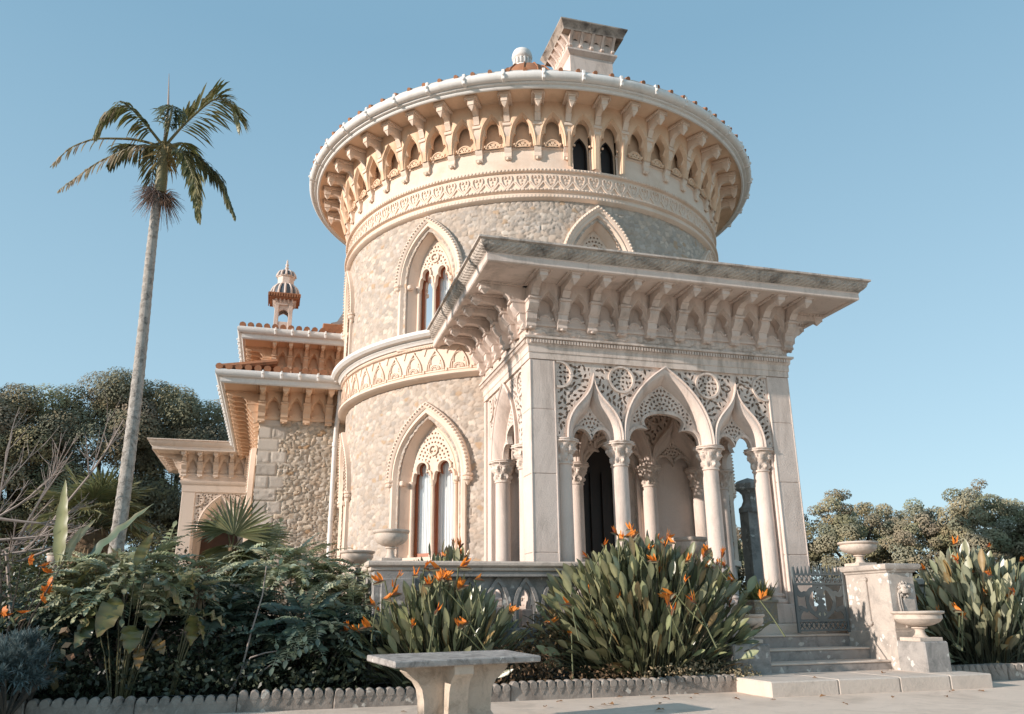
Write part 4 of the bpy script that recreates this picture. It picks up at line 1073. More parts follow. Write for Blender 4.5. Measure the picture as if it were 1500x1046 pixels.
def ribbed(r, zb, h, zc, nrib, mbD, mbR):
    prof = [(r * math.cos(t) ** .8 if t < 1.5 else .0, zb + h * math.sin(t)) for t in np.linspace(0, 1.35, 9)] + [(0.02, zb + h)]
    lathe(mbD, prof, 24, c=(cx_, cy_, 0))
    for i in range(nrib):
        a = 2 * PI * i / nrib; tube(mbR, [(cx_ + (p + .01) * math.sin(a), cy_ - (p + .01) * math.cos(a), z) for p, z in prof[:9]], [.035] * 5 + [.03, .025, .02, .018], 6)
dS, dR = MB(), MB(); ribbed(.39, 9.66, .42, 0, 14, dS, dR)
lathe(dR, [(.24, 9.9), (.24, 10.24), (.27, 10.26), (.27, 10.29), (.2, 10.30)], 8, PI / 8, 2 * PI + PI / 8, c=(cx_, cy_, 0)); ribbed(.25, 10.28, .21, 0, 12, dS, dR)
lathe(dR, [(.06, 10.46), (.07, 10.51), (.035, 10.54), (.06, 10.58), (.03, 10.62), (.05, 10.68), (.02, 10.74), (.03, 10.78), (0, 10.86)], 10, c=(cx_, cy_, 0))
dS.build("dome", M_SLATE, o_cu, 40); dR.build("dome_ribs", M_LIME, o_cu, 40)
# side window of the wing (seen edge-on)
ms = window_parts(dict(hw=.80, jw=.70, zb=1.0, zs=3.5, za=5.1))
ws = P_(ms[0], "arched_window", M_STUCCO, 30, (WX - .1, WY + 1.6, 0), -PI / 2); ms[1].build("tracery", M_STUCCO, ws, 30); ms[5].build("blind", M_CURTAIN, ws, 60)

# ---- far porch of the wing
GX, GY = -6.82, 17.0
mb = MB(); box(mb, GX, GX + .42, GY, GY + .5, .6, 4.96, .012); box(mb, GX + 2.06, GX + 2.5, GY, GY + .5, .6, 4.96, .012); box(mb, GX + .42, GX + .47, GY + .06, GY + .4, .6, 4.96); box(mb, GX, GX + .4, GY + .4, GY + 3, .6, 4.96); box(mb, GX, GX + 2.5, GY + 1.4, GY + 1.5, .6, 4.96); P_(mb, "corner_pier", M_LIT_LIME, 30)
place_arcade(arcade([(1.24, .66, 'pointed', 4.86)], .42, 2.06, 4.96, 3.68, .34, [(.5, 4.7, .18), (1.98, 4.7, .18)], cell=.022), (GX, GY + .03, 0), 0, M_LIT_LIME, M_LIT_LIME)
pg_ = rect(GX, GX + 2.5, GY, GY + 3)
mb = MB(); plan_sweep(mb, pg_, [(-.4, 4.96), (.015, 4.96), (.03, 5.18), (.05, 5.20), (.10, 5.29), (.10, 5.325), (.02, 5.335), (.02, 5.50), (.055, 5.515), (.055, 5.55), (.0, 5.56), (.0, 6.19), (-.4, 6.19)]); P_(mb, "string_course", M_LIT_LIME, 30)
cb = corbel_mesh(PZT, PZS, PD, .165); nb = niche_mesh(PZT, PZS, PD, .5, .165); vb = vent_mesh(PZT, PZS)
c0, n0 = eave_run(None, None, 0, "niche", GX, GY, 0, 6, .5, mats=(M_LIT_LIME, M_LIT_LIME), cbm=cb, nbm=nb, vbm=vb); eave_run(c0, n0, 0, "niche", GX, GY + 2.5, -PI / 2, 6, .5)
rg_ = rect(GX - .93, GX + 3.4, GY - .93, GY + 3.9)
mb = MB(); box(mb, GX - .94, GX + 3.4, GY - .94, GY + 3.9, 6.185, 6.30); P_(mb, "soffit", M_LIT_LIME, 30)
mb = MB(); plan_sweep(mb, rg_, [(-.1, 6.165), (.0, 6.165), (.02, 6.18), (.02, 6.285), (.06, 6.32), (.125, 6.39), (.145, 6.462), (.185, 6.475), (.185, 6.505), (-.1, 6.535)], True); box(mb, GX - .86, GX + 3.3, GY - .86, GY + 3.8, 6.45, 6.53); P_(mb, "cornice", M_LIT_LIME, 30)
mb = MB(); o = np.vstack([[(.55, .7)], arch(1.24, .6, 3.4, 4.3), [(1.9, .7)]]); mb.add([(GX + x, GY + 1.38, z) for x, z in o], [tuple(range(len(o)))]); P_(mb, "door", M_BROWNDOOR, 30)

# ================================================================== steps, walls, furniture
steps = empty("stone_steps", (4.0, -.8, 0)); tag(steps, "weathered stone steps rising from the path to the porch landing", "steps")
def K(mb, name, mat, root, smooth=30, **kw):
    off = root.location.copy()
    for V in mb.V: V -= np.array(off)
    return mb.build(name, mat, root, smooth, **kw)
for y0, y1, zt, zb in ((-1.25, -.70, .31, .16), (-.82, -.28, .475, .30), (-.38, -.02, .66, .46)):
    mb = MB(); box(mb, 3.02, 5.12, y0, y1, zb, zt - .028, .012); o = K(mb, "step", M_STEP, steps); mb = MB(); box(mb, 3.01, 5.12, y0 - .012, y1, zt - .030, zt, .010); K(mb, "tread", M_SLAB, steps).parent = o
mb = MB(); box(mb, 2.6, 5.12, -.05, .05, .46, .658, .01); K(mb, "landing", M_SLAB, steps)
mb = MB()
for xa, xb in ((2.30, 3.28), (3.285, 4.22), (4.225, 5.02), (5.025, 5.72)): box(mb, xa, xb, -2.42, -1.2, -.05, .18, .015)
K(mb, "bottom_slab", M_SLAB, steps)

blk = MB(); box(blk, 2.45, 3.03, -1.36, -.45, .12, .58, .02); o = blk.build("stone_block", M_GREYSTONE, None, 30)
tag(o, "lichen-spotted grey block at the left end of the steps, half under strelitzia leaves", "stone block")
blk = MB(); box(blk, 5.10, 5.52, -1.96, -1.40, .12, .585, .02); o = blk.build("stone_block", M_GREYSTONE, None, 30)
tag(o, "lichen-spotted grey block in front of the gate pier, carrying a stone urn", "stone block")

pier = empty("gate_pier", (5.35, -.88, .15)); tag(pier, "broad lichen-spotted stone pier beside the iron gate with a moulded cap", "pier")
mb = MB(); box(mb, 5.10, 5.64, -1.42, -.34, .1, .72, .015); K(mb, "base", M_PIER, pier)
mb = MB(); box(mb, 5.13, 5.60, -1.39, -.36, .70, 1.56, .012)
box(mb, 5.09, 5.14, -.93, -.80, .78, 1.50, .012); box(mb, 5.12, 5.62, -1.40, -.35, .705, .76, .01)
for z_ in (.80, 1.44): box(mb, 5.085, 5.13, -.95, -.78, z_, z_ + .05, .01)
K(mb, "shaft", M_PIER, pier)
mb = MB(); plan_sweep(mb, [(5.13, -.36), (5.13, -1.39), (5.60, -1.39), (5.60, -.36)], [(-.2, 1.555), (.02, 1.555), (.03, 1.58), (.07, 1.60), (.085, 1.63), (.085, 1.665), (.06, 1.68), (-.2, 1.685)], True); box(mb, 5.2, 5.55, -1.3, -.4, 1.6, 1.683); K(mb, "cap", M_PIER, pier)
mb = MB()
lathe(mb, [(0, -.06), (.06, -.05), (.085, 0), (.07, .07), (0, .09)], 14, c=(5.38, -1.41, 1.30))
for sx in (-1, 1): lathe(mb, [(0, -.03), (.03, 0), (0, .03)], 8, c=(5.38 + sx * .04, -1.48, 1.34))
for k in range(11): a = k * .57; lathe(mb, [(0, -.035), (.03, 0), (0, .035)], 6, c=(5.38 + .09 * math.cos(a), -1.41, 1.30 + .10 * math.sin(a)))
for dx in (-.11, -.075): tube(mb, [(5.38 + dx, -1.40, 1.26), (5.36 + dx, -1.42, 1.1), (5.37 + dx, -1.43, .98), (5.41 + dx * .6, -1.42, .88), (5.44, -1.40, .82)], .012, 6)
box(mb, 5.33, 5.55, -1.42, -1.38, .76, 1.18, .015); K(mb, "carved_mask", M_PIER, pier, 40)
mb = MB(); box(mb, 5.60, 11.0, .55, .80, .1, 1.42, .01); box(mb, 5.62, 11.0, .49, .86, 1.42, 1.54, .02); box(mb, 5.58, 5.8, -.45, .6, .1, 1.50, .01)
o = mb.build("parapet_wall", M_URN, None, 30); tag(o, "low stone parapet running right from the gate pier behind strelitzia", "parapet")

def urn_profile(R, H):
    return [(0, 0), (.46 * R, 0), (.46 * R, .03 * H), (.38 * R, .07 * H), (.22 * R, .20 * H), (.17 * R, .32 * H), (.20 * R, .40 * H), (.30 * R, .42 * H), (.30 * R, .455 * H), (.24 * R, .475 * H), (.50 * R, .52 * H), (.78 * R, .62 * H), (.90 * R, .74 * H), (.90 * R, .84 * H), (.87 * R, .88 * H), (.97 * R, .91 * H), (1.0 * R, .95 * H), (.99 * R, .99 * H), (.93 * R, 1.0 * H), (.84 * R, .93 * H), (.5 * R, .70 * H), (0, .62 * H)]
def urn(loc, R, H, label, mat=None, plinth=.56):
    root = empty("stone_urn", loc); tag(root, label, "urn", "stone urns of the terrace")
    mb = MB(); lathe(mb, urn_profile(R, H), 40); mb.build("bowl", mat or M_URN, root, 40)
    mb = MB(); box(mb, -R * plinth, R * plinth, -R * plinth, R * plinth, -.005, .05, .008); mb.build("plinth", mat or M_URN, root, 30)
urn((-2.16, -.12, 1.735), .265, .44, "shallow stone urn on the corner of the balustrade below the tower window")
urn((-2.42, 2.0, 1.62), .29, .41, "shallow stone urn behind the balustrade corner, half sunk in shrubs")
urn((5.38, -.52, 1.685), .315, .385, "clean pale stone urn standing on the gate pier")
urn((5.31, -1.68, .585), .36, .41, "wide stone urn on the low block in front of the gate pier")
urn((3.02, -.85, .575), .25, .40, "small stone urn at the left of the steps, mostly hidden by leaves")
urn((11.2, 3.0, 1.62), .45, .44, "distant stone urn rising behind the strelitzia on the right")
urn((-6.84, 1.74, 1.60), .13, .34, "small pale urn among the shrubs left of the tall palm")
ped = MB(); box(ped, 3.15, 3.68, 1.25, 1.78, ZF, 1.55, .015); box(ped, 3.11, 3.72, 1.21, 1.82, 1.55, 1.62, .012); o = ped.build("urn_pedestal", M_LIME, None, 30); tag(o, "square stone pedestal under the urn inside the porch", "pedestal")
urn((3.41, 1.5, 1.62), .33, .66, "pale stone urn inside the porch against the blank wall")
wl_ = MB(); box(wl_, 8.5, 18, 2.8, 3.2, .3, 1.5); box(wl_, 10.9, 11.5, 2.7, 3.3, .3, 1.62, .02); o = wl_.build("garden_wall", M_URN, None, 30); tag(o, "far garden wall with a pier under the distant urn", "wall")

# balustrade
bal = empty("balustrade", (-.5, -.3, .3)); tag(bal, "grey weathered stone balustrade with pointed pierced panels and pale coping", "balustrade")
mb = MB(); box(mb, -2.52, 2.95, -.47, -.08, 1.655, 1.735, .022); box(mb, -2.47, 2.9, -.43, -.12, 1.60, 1.657, .012); box(mb, -2.50, -2.12, -.1, 3.2, 1.62, 1.70, .02); K(mb, "coping", M_URN, bal)
mb = MB(); box(mb, -2.42, -1.74, -.42, -.10, .1, 1.602, .012); box(mb, -2.46, -1.70, -.455, -.10, .1, .75, .015); box(mb, -2.32, -1.84, -.44, -.3, .95, 1.5, .012); K(mb, "corner_pier", M_GREYSTONE, bal)
mb = MB(); box(mb, -1.70, 2.9, -.42, -.10, .1, .82, .015); box(mb, -1.74, 2.9, -.40, -.14, 1.52, 1.602, .01); K(mb, "rail", M_GREYSTONE, bal)
mb = MB(); box(mb, -2.44, -2.16, -.1, 3.2, .1, 1.63, .01); K(mb, "return_wall", M_GREYSTONE, bal)
p0 = None
for i in range(11):
    cx = -1.47 + .42 * i
    u = MB(); A = arch(0, .185, 1.02, 1.50, n=10); A = np.vstack([[(-.185, .82)], A, [(.185, .82)]]); B = trefoil(0, .11, 1.0, 1.12, 1.36, .07, 10); B = np.vstack([[(-.11, .82)], B, [(.11, .82)]])
    sweep(u, A, [(-.03, .05), (-.03, -.05), (.02, -.05), (.02, .05)])
    loft(u, [(A, -.02), (B, -.02), (B, .03), (A, .03)]); T = A.copy(); T[:, 1] = 1.53
    A2 = np.vstack([[(-.21, A[0, 1])], A, [(.21, A[0, 1])]]); T2 = A2.copy(); T2[:, 1] = 1.53; loft(u, [(A2, -.0), (T2, -.0)]); 
    if p0 is None: p0 = u.build("pierced_panel", M_GREYSTONE, bal, 30, (cx + .5, -.26 + .3, -.3))
    else: copy_part(p0, bal, location=(cx + .5, -.26 + .3, -.3))

# iron gate
gate = empty("iron_gate", (4.62, -.42, .69)); tag(gate, "pale green wrought iron gate leaf with scrolls and spikes beside the pier", "gate")
GX0, GX1, GZ = 4.17, 5.08, .70
mb = MB()
for x in (GX0, GX1): box(mb, x - .022, x + .022, -.44, -.40, GZ - .02, 1.68, .006)
for z_ in (.72, .86, 1.42, 1.56): box(mb, GX0, GX1, -.435, -.405, z_ - .014, z_ + .014)
K(mb, "frame", M_IRON, gate)
mb = MB()
for k in range(13): x = GX0 + .02 + k * (GX1 - GX0 - .04) / 12; mb.add([(x - .034, -.42, 1.565), (x + .034, -.42, 1.565), (x, -.412, 1.70), (x, -.428, 1.70)], [(0, 1, 2), (0, 3, 1), (0, 2, 3), (1, 3, 2)])
K(mb, "spikes", M_IRON, gate)
for z0_, z1_ in ((1.425, 1.555), (.73, .855)):
    n_ = 10; mb = MB()
    for k in range(n_):
        xa = GX0 + .02 + k * (GX1 - GX0 - .04) / n_; xb = xa + (GX1 - GX0 - .04) / n_
        tube(mb, [(xa, -.42, z0_), (xb, -.42, z1_)], .009, 5); tube(mb, [(xa, -.42, z1_), (xb, -.42, z0_)], .009, 5); lathe(mb, [(0, -.022), (.026, 0), (0, .022)], 8, c=((xa + xb) / 2, -.42, (z0_ + z1_) / 2))
    K(mb, "lattice", M_IRON, gate)
mb = MB(); gc = (GX0 + GX1) / 2; L = []
for sg in (-1, 1):
    a0 = .35 if sg > 0 else PI - .35
    L += [curl(gc + sg * .02, .89, a0, 1.05, sg * 5.2, 18, 1.5), curl(gc + sg * .03, 1.40, -a0, .95, -sg * 5.0, 18, 1.4), curl(gc + sg * .43, .88, PI / 2 + sg * .1, .34, sg * 2.2, 9), curl(gc + sg * .43, 1.40, -PI / 2 - sg * .1, .30, -sg * 2.2, 9), curl(gc + sg * .30, 1.02, PI / 2 - sg * .8, .22, -sg * 2.0, 8), curl(gc + sg * .26, 1.28, -PI / 2 + sg * .8, .22, sg * 2.0, 8), curl(gc, 1.02, PI / 2 - sg * .6, .26, sg * 3.0, 9)]
L += [[(gc, .87), (gc, 1.41)]]
fret(mb, [(GX0 + .02, .87), (GX1 - .02, .87), (GX1 - .02, 1.41), (GX0 + .02, 1.41)], L, .026, .014, .0115, -.426, -.414)
K(mb, "scroll_panel", M_IRON, gate)

# planter with succulents
pl_ = empty("planter_box", (3.87, .12, ZF)); tag(pl_, "square stone planter box between the porch columns, full of spiky green succulents", "planter")
mb = MB(); box(mb, 3.66, 4.07, -.06, .30, ZF, 1.17, .012); box(mb, 3.64, 4.09, -.08, .32, 1.14, 1.185, .008)
for gx in range(5):
    for gz in range(4): box(mb, 3.69 + gx * .075, 3.735 + gx * .075, -.066, -.05, ZF + .05 + gz * .07, ZF + .095 + gz * .07)
K(mb, "box", M_MOSAIC, pl_)

# stone edging of the beds
u = MB(); box(u, 0, 1.06, -.06, .07, -.05, .155, .012)
for k in range(9):
    x = .06 + k * .1185
    q = MB(); lathe(q, [(0, -.07), (.045, -.07), (.052, -.055), (.052, .055), (.045, .07), (0, .07)], 12); V = np.concatenate(q.V); q.V = [np.c_[V[:, 0], V[:, 2], V[:, 1] + .165]]; u.merge(q, lambda V, x=x: V + np.array([x, 0, 0]))
    prism_y(u, [(x - .05, .14), (x, .06), (x + .05, .14), (x + .05, .17), (x - .05, .17)], -.066, .03)
e0 = None; rs = random.Random(3)
EDGE = ["stone edging block with a scalloped top along the left bed, in shade", "sunlit stone edging block with a scalloped top in front of the big strelitzia", "scallop-topped stone edging block along the bed right of the steps"]
for i in range(17):
    if i < 11: x = -9.35 + 1.065 * i; y = -1.55 + (.0 if i > 3 else -.012 * (4 - i)); lb = EDGE[0] if x < -1.6 else EDGE[1]; gr = "edging blocks of the shaded bed" if x < -1.6 else "edging blocks of the sunlit bed"
    else: x = 5.78 + 1.065 * (i - 11); y = -1.55 - .02 * (i - 11); lb = EDGE[2]; gr = "edging blocks right of the steps"
    rz = rs.uniform(-.014, .014); z = rs.uniform(-.014, .012)
    if e0 is None: e0 = u.build("edging_block", M_KERB, None, 35, (x, y, z), rz); o = e0
    else: o = e0.copy(); COL.objects.link(o); o.location = (x, y, z); o.rotation_euler = (rs.uniform(-.05, .05), rs.uniform(-.008, .008), rz); o.scale = (1, rs.uniform(.9, 1.1), rs.uniform(.93, 1.07))
    tag(o, lb, "edging block", gr)

# bench
bench = empty("stone_bench", (-1.93, -3.50, .02), math.radians(14)); tag(bench, "stone bench with a grey slab seat on a curved cream pedestal", "bench")
mb = MB(); box(mb, -.86, .72, -.37, .37, -.030, .030, .010)
V = np.concatenate(mb.V); rg = np.random.default_rng(2)
s_ = mb.build("seat", M_BENCHTOP, bench, 30, (.07, .03, .588)); s_.rotation_euler = (math.radians(2.6), 0, 0)
P = [(-.56, .556), (-.555, .49), (-.50, .44), (-.43, .39), (-.385, .32), (-.365, .22), (-.36, .1), (-.40, .05), (-.42, 0)]
prof = [(x, z) for x, z in P] + [(-x * 1.0, z) for x, z in P[::-1]]
mb = MB(); prism_y(mb, prof, -.06, .10); q = [(-.30, .553), (-.30, .46), (-.23, .40), (-.19, .30), (-.17, .1), (-.22, 0), (.25, 0), (.25, .553)]
prism_x(mb, q, -.16, .045)
mb.build("pedestal", M_BENCHLEG, bench, 30)

# distant gate pillar seen through the porch
gp_ = empty("gate_pillar", (6.95, 5.0, .5)); tag(gp_, "tall blue-grey stone pillar seen through the right arch of the porch", "pillar")
mb = MB(); box(mb, -.19, .19, -.19, .19, -.1, 2.75, .01); box(mb, -.26, .26, -.26, .26, -.1, .5, .02); mb.build("shaft", M_GREYSTONE, gp_, 30)
mb = MB(); lathe(mb, [(.27, 2.70), (.27, 2.80), (.20, 2.86), (.15, 2.98), (.17, 3.12), (.24, 3.2), (.34, 3.24), (.34, 3.36), (.25, 3.44), (0, 3.52)], 8, PI / 8, 2 * PI + PI / 8); mb.build("cap", M_GREYSTONE, gp_, 30)

# ================================================================== plants
L_STREL = leafmat("strelitzia_leaf", (1, 1, 1), .34, .12, .8)
L_SOFT = leafmat("soft_leaf", (1, 1, 1), .42, .28, .55)
L_TREE = leafmat("tree_leaf", (1, 1, 1), .85, .18, .05)
L_DRY = leafmat("dry_leaf", (1, 1, 1), .85, .2, .1)
L_FLOWER = leafmat("orange_petal", (1, 1, 1), .5, .3, .3)
M_TRUNK = stone("palm_trunk", (.52, .47, .42), (.30, .26, .22), 9, .9, .9, 30, (.075, .065, .055), .85, 12, .54)
M_TRUNK2 = stone("palm_fibre", (.28, .19, .12), (.14, .09, .055), 9, 1, .9, 35)
M_BARK = stone("tree_bark", (.13, .105, .085), (.07, .055, .045), 6, .95, .8, 20)
M_TWIG = plain("bare_twig", (.34, .27, .23), .85)
M_SHAFT = plain("palm_crownshaft", (.20, .17, .085), .5)
M_HOSE = plain("black_hose", (.012, .014, .014), .4)
rnd = random.Random(5)
def nrm(v): v = np.asarray(v, float); return v / max(np.linalg.norm(v), 1e-9)
def jit(c, a=.18, r=rnd): k = 1 + r.uniform(-a, a); return np.array([c[0] * k * r.uniform(.93, 1.07), c[1] * k, c[2] * k * r.uniform(.9, 1.1)])

def blade(mb, p, d, up, L, W, droop=.3, n=6, fold=.2, col=(.1, .1, .05), wpow=.8, tip=.0, c2=None, tipcol=None, wav=.35):
    p = np.array(p, float); d = nrm(d); s = nrm(np.cross(d, up)); V = []; C = []
    col = np.array(col); c2 = col if c2 is None else np.array(c2)
    ph_ = rnd.uniform(0, 6.28)
    for i in range(n):
        t = i / (n - 1); w = W * .5 * max(math.sin(PI * min(1, .02 + .98 * t) ** wpow) ** .8, 0.0) if i < n - 1 else W * tip
        if i == 0: w = max(w, W * .06)
        u_ = nrm(np.cross(s, d)); 
        f1 = fold + wav * math.sin(ph_ + i * 1.9); f2 = fold + wav * math.sin(ph_ * 1.7 + i * 2.3)
        V += [p - s * w + u_ * f1 * w, p, p + s * w + u_ * f2 * w]
        ce = col if tipcol is None else col * (1 - t * t) + np.array(tipcol) * t * t
        C += [ce, c2, ce * .93]
        p = p + d * L / (n - 1); d = nrm(d + np.array([0, 0, -droop / (n - 1)]))
    F = []
    for i in range(n - 1):
        a = i * 3; F += [(a, a + 1, a + 4, a + 3), (a + 1, a + 2, a + 5, a + 4)]
    mb.add(V, np.array(F), np.array(C)); return p

def stalk(mb, pts, r0, r1, col, k=4):
    tube(mb, pts, np.linspace(r0, r1, len(pts)), k, col, cap=False)

def leafquads(mb, P, N, size, asp, cols, rng, curlz=.0):
    n = len(P); N = N / np.maximum(np.linalg.norm(N, axis=1), 1e-9)[:, None]
    R = rng.normal(size=(n, 3)); T = R - N * (R * N).sum(1)[:, None]; T /= np.maximum(np.linalg.norm(T, axis=1), 1e-9)[:, None]; B = np.cross(N, T)
    s = size[:, None]; a = s * .5 * asp
    V = np.stack([P - T * s * .5, P - B * a + N * s * .08, P + T * s * .5 - N * s * curlz, P + B * a + N * s * .08], 1).reshape(-1, 3)
    F = np.arange(n * 4).reshape(n, 4); mb.add(V, F, np.repeat(cols, 4, 0))

def shell_points(rng, n, c, r, inner=.72):
    d = rng.normal(size=(n, 3)); d /= np.linalg.norm(d, axis=1)[:, None]
    rad = inner + (1.06 - inner) * rng.random(n) ** .6
    return np.asarray(c) + d * rad[:, None] * np.asarray(r), d

def clumped_crown(rng, c, r, nclump, rc, nleaf, size, col, colvar=.3, inner=.55, flat=.8):
    mb = MB(); c = np.asarray(c, float)
    Cc, D = shell_points(rng, nclump, c, r, inner)
    for q in range(nclump):
        rr = rc * rng.uniform(.65, 1.3); n = int(nleaf * (rr / rc) ** 2)
        P, d = shell_points(rng, n, Cc[q], (rr, rr, rr * flat), .6); N = d + rng.normal(size=(n, 3)) * .30 + np.array([-.55, -.30, .35])
        k = (1 + rng.uniform(-colvar, colvar)) * (1 + rng.uniform(-.12, .12, (n, 1))); cc = np.asarray(col) * k * np.array([1 + rng.uniform(-.1, .15), 1, 1 + rng.uniform(-.15, .1)])
        leafquads(mb, P, N, size * rng.uniform(.6, 1.3, n), .62, np.clip(cc, 0, 1), rng)
    return mb

def tree(name, label, base, height, c, r, nclump, rc, nleaf, size, col, seed, group, flat=.8, inner=.5):
    rng = np.random.default_rng(seed); root = empty(name, base); tag(root, label, "tree", group); b = np.array(base)
    mb = clumped_crown(rng, np.array(c) - b, r, nclump, rc, nleaf, size, col, flat=flat, inner=inner); mb.build("crown", L_TREE, root, 180)
    t = MB(); cc = np.array(c) - b
    tube(t, [(0, 0, -.3), (.05, 0, cc[2] * .35), (cc[0] * .4, cc[1] * .4, cc[2] * .7), cc], [.3 * r[0] / 2, .24 * r[0] / 2, .18 * r[0] / 2, .06], 8)
    for k in range(9):
        a = k * 2.4; e = cc + np.array([math.cos(a) * r[0] * .75, math.sin(a) * r[1] * .75, rng.uniform(-.4, .7) * r[2]]); s0 = np.array([cc[0] * .3, cc[1] * .3, cc[2] * rng.uniform(.4, .75)])
        tube(t, [s0, s0 * .5 + e * .5 + np.array([0, 0, .2]), e], [.11 * r[0] / 2, .07 * r[0] / 2, .02], 6)
    t.build("trunk", M_BARK, root, 60)

# ---- background trees
DK = (.25, .225, .155)
TL = [((-16.2, 24.0, 6.0), (2.6, 2.4, 4.0), "dark evergreen tree cut by the frame edge behind the bare bush", 10), ((-13.9, 25.2, 6.6), (2.3, 2.4, 4.1), "dark evergreen tree behind the bare branches, second from the frame edge", 11), ((-11.0, 25.6, 6.7), (2.4, 2.4, 4.1), "tall dark evergreen tree directly behind the slender palm trunk", 12), ((-8.1, 26.4, 7.0), (2.25, 2.4, 4.3), "dark evergreen tree between the palm trunk and the far porch roof", 13), ((-5.0, 30.0, 5.2), (2.6, 2.4, 3.6), "dark evergreen tree half hidden by the far porch roof", 14)]
for c, r, lb, sd_ in TL: tree("evergreen_tree", lb, (c[0], c[1], .6), 11, c, r, 80, .80, 1100, .11, DK, sd_, "dark evergreen trees on the left", inner=.45)
OL = (.275, .25, .175)
TR = [((19.9, 23.5, 3.3), (2.4, 2.0, 2.7), "olive-green oak half hidden by the right porch pier", 20), ((22.9, 21.5, 3.6), (2.4, 2.0, 2.7), "round olive-green oak above the urn on the gate pier", 21), ((24.9, 19.3, 3.1), (2.1, 1.8, 2.5), "lower olive-green oak in the dip right of the gate pier", 22), ((26.6, 17.6, 3.6), (2.2, 1.9, 2.7), "tallest olive-green oak above the right-hand strelitzia", 23), ((28.8, 16.0, 3.3), (2.1, 2.0, 2.4), "olive-green oak cut by the right frame edge", 24), ((17.4, 26.0, 3.0), (2.2, 2.0, 2.4), "olive-green oak glimpsed through the porch arches", 25), ((14.2, 24.0, 2.8), (2.4, 2.0, 2.3), "oak standing behind the tall grey pillar", 26)]
for c, r, lb, sd_ in TR: tree("oak_tree", lb, (c[0], c[1], 0), 6, c, r, 190, .40, 230, .105, OL, sd_, "oaks beyond the right parapet", inner=.45, flat=.7)

def shrub(name, label, cat, base, clumps, n, size, col, mat=None, seed=1, colvar=.35, stems=6, group=None, asp=.55):
    rng = np.random.default_rng(seed); root = empty(name, base); tag(root, label, cat, group); mb = MB()
    for (c, r) in clumps:
        m = int(n * (r[0] * r[1] * r[2]) ** (2 / 3)); P, d = shell_points(rng, m, c, r, .35); N = d + rng.normal(size=(m, 3)) * .7 + np.array([-.5, -.25, .5])
        k = 1 + rng.uniform(-colvar, colvar, (m, 1)); leafquads(mb, P, N, size * rng.uniform(.55, 1.35, m), asp, np.clip(np.asarray(col) * k * (1 + rng.uniform(-.1, .1, (m, 3))), 0, 1), rng, .12)
    mb.build("foliage", mat or L_SOFT, root, 180)
    t = MB()
    for (c, r) in clumps:
        for k in range(stems):
            e = np.array(c) + rng.normal(size=3) * np.array(r) * .5; tube(t, [(rng.uniform(-.1, .1), rng.uniform(-.1, .1), -.1), e * [.5, .5, .6], e], [.018, .012, .005], 5)
    t.build("stems", M_BARK, root, 60); return root

GRN = (.075, .085, .042)
shrub("shrub", "clipped olive-brown shrub under the wing wall beside the downpipe", "shrub", (-3.5, 2.2, .75), [((-.5, 0, .75), (.45, .4, .38)), ((.1, .1, .80), (.5, .4, .40)), ((.6, 0, .78), (.35, .35, .36)), ((0, -.2, .3), (.9, .5, .45))], 1500, .055, (.105, .085, .045), seed=31)
shrub("shrub", "dense green shrub behind the palm trunk base", "shrub", (-5.6, 2.6, .7), [((0, 0, .8), (.9, .6, .7)), ((-.9, .3, .7), (.7, .6, .7)), ((.6, .2, .9), (.5, .5, .4)), ((-1.6, .4, .8), (.7, .6, .8))], 2200, .075, GRN, seed=32)
shrub("shrub", "dark green shrub at the frame edge behind the orange flowers", "shrub", (-7.4, 1.2, .6), [((0, 0, .6), (.9, .7, .65)), ((.5, -.3, .6), (.6, .5, .55)), ((-.6, .5, .8), (.6, .6, .5))], 1100, .075, GRN, seed=33)
shrub("shrub", "low bushy shrub around the half-sunk urn at the balustrade corner", "shrub", (-2.75, 1.0, .6), [((0, 0, .9), (.32, .5, .34)), ((-.2, .3, .6), (.5, .6, .5))], 1700, .05, (.10, .09, .045), seed=34)
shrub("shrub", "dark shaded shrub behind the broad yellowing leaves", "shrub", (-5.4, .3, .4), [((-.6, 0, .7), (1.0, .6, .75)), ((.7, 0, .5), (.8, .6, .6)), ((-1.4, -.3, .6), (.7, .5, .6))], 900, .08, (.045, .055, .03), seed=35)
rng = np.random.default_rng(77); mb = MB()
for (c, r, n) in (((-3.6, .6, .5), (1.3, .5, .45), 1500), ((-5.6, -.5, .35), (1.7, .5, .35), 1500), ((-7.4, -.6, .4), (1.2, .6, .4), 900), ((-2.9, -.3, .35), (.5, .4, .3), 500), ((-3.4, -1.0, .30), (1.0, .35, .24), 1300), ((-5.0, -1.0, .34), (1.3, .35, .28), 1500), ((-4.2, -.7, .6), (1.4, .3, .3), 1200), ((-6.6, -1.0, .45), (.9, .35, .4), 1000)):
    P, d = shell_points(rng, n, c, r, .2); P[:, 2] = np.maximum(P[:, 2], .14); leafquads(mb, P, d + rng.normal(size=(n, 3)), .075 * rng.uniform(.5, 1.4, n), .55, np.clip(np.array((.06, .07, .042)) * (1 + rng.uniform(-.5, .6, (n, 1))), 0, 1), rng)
tag(mb.build("undergrowth", L_SOFT, None, 180), "dark low undergrowth under the big-leaved plants", "undergrowth", kind='stuff')

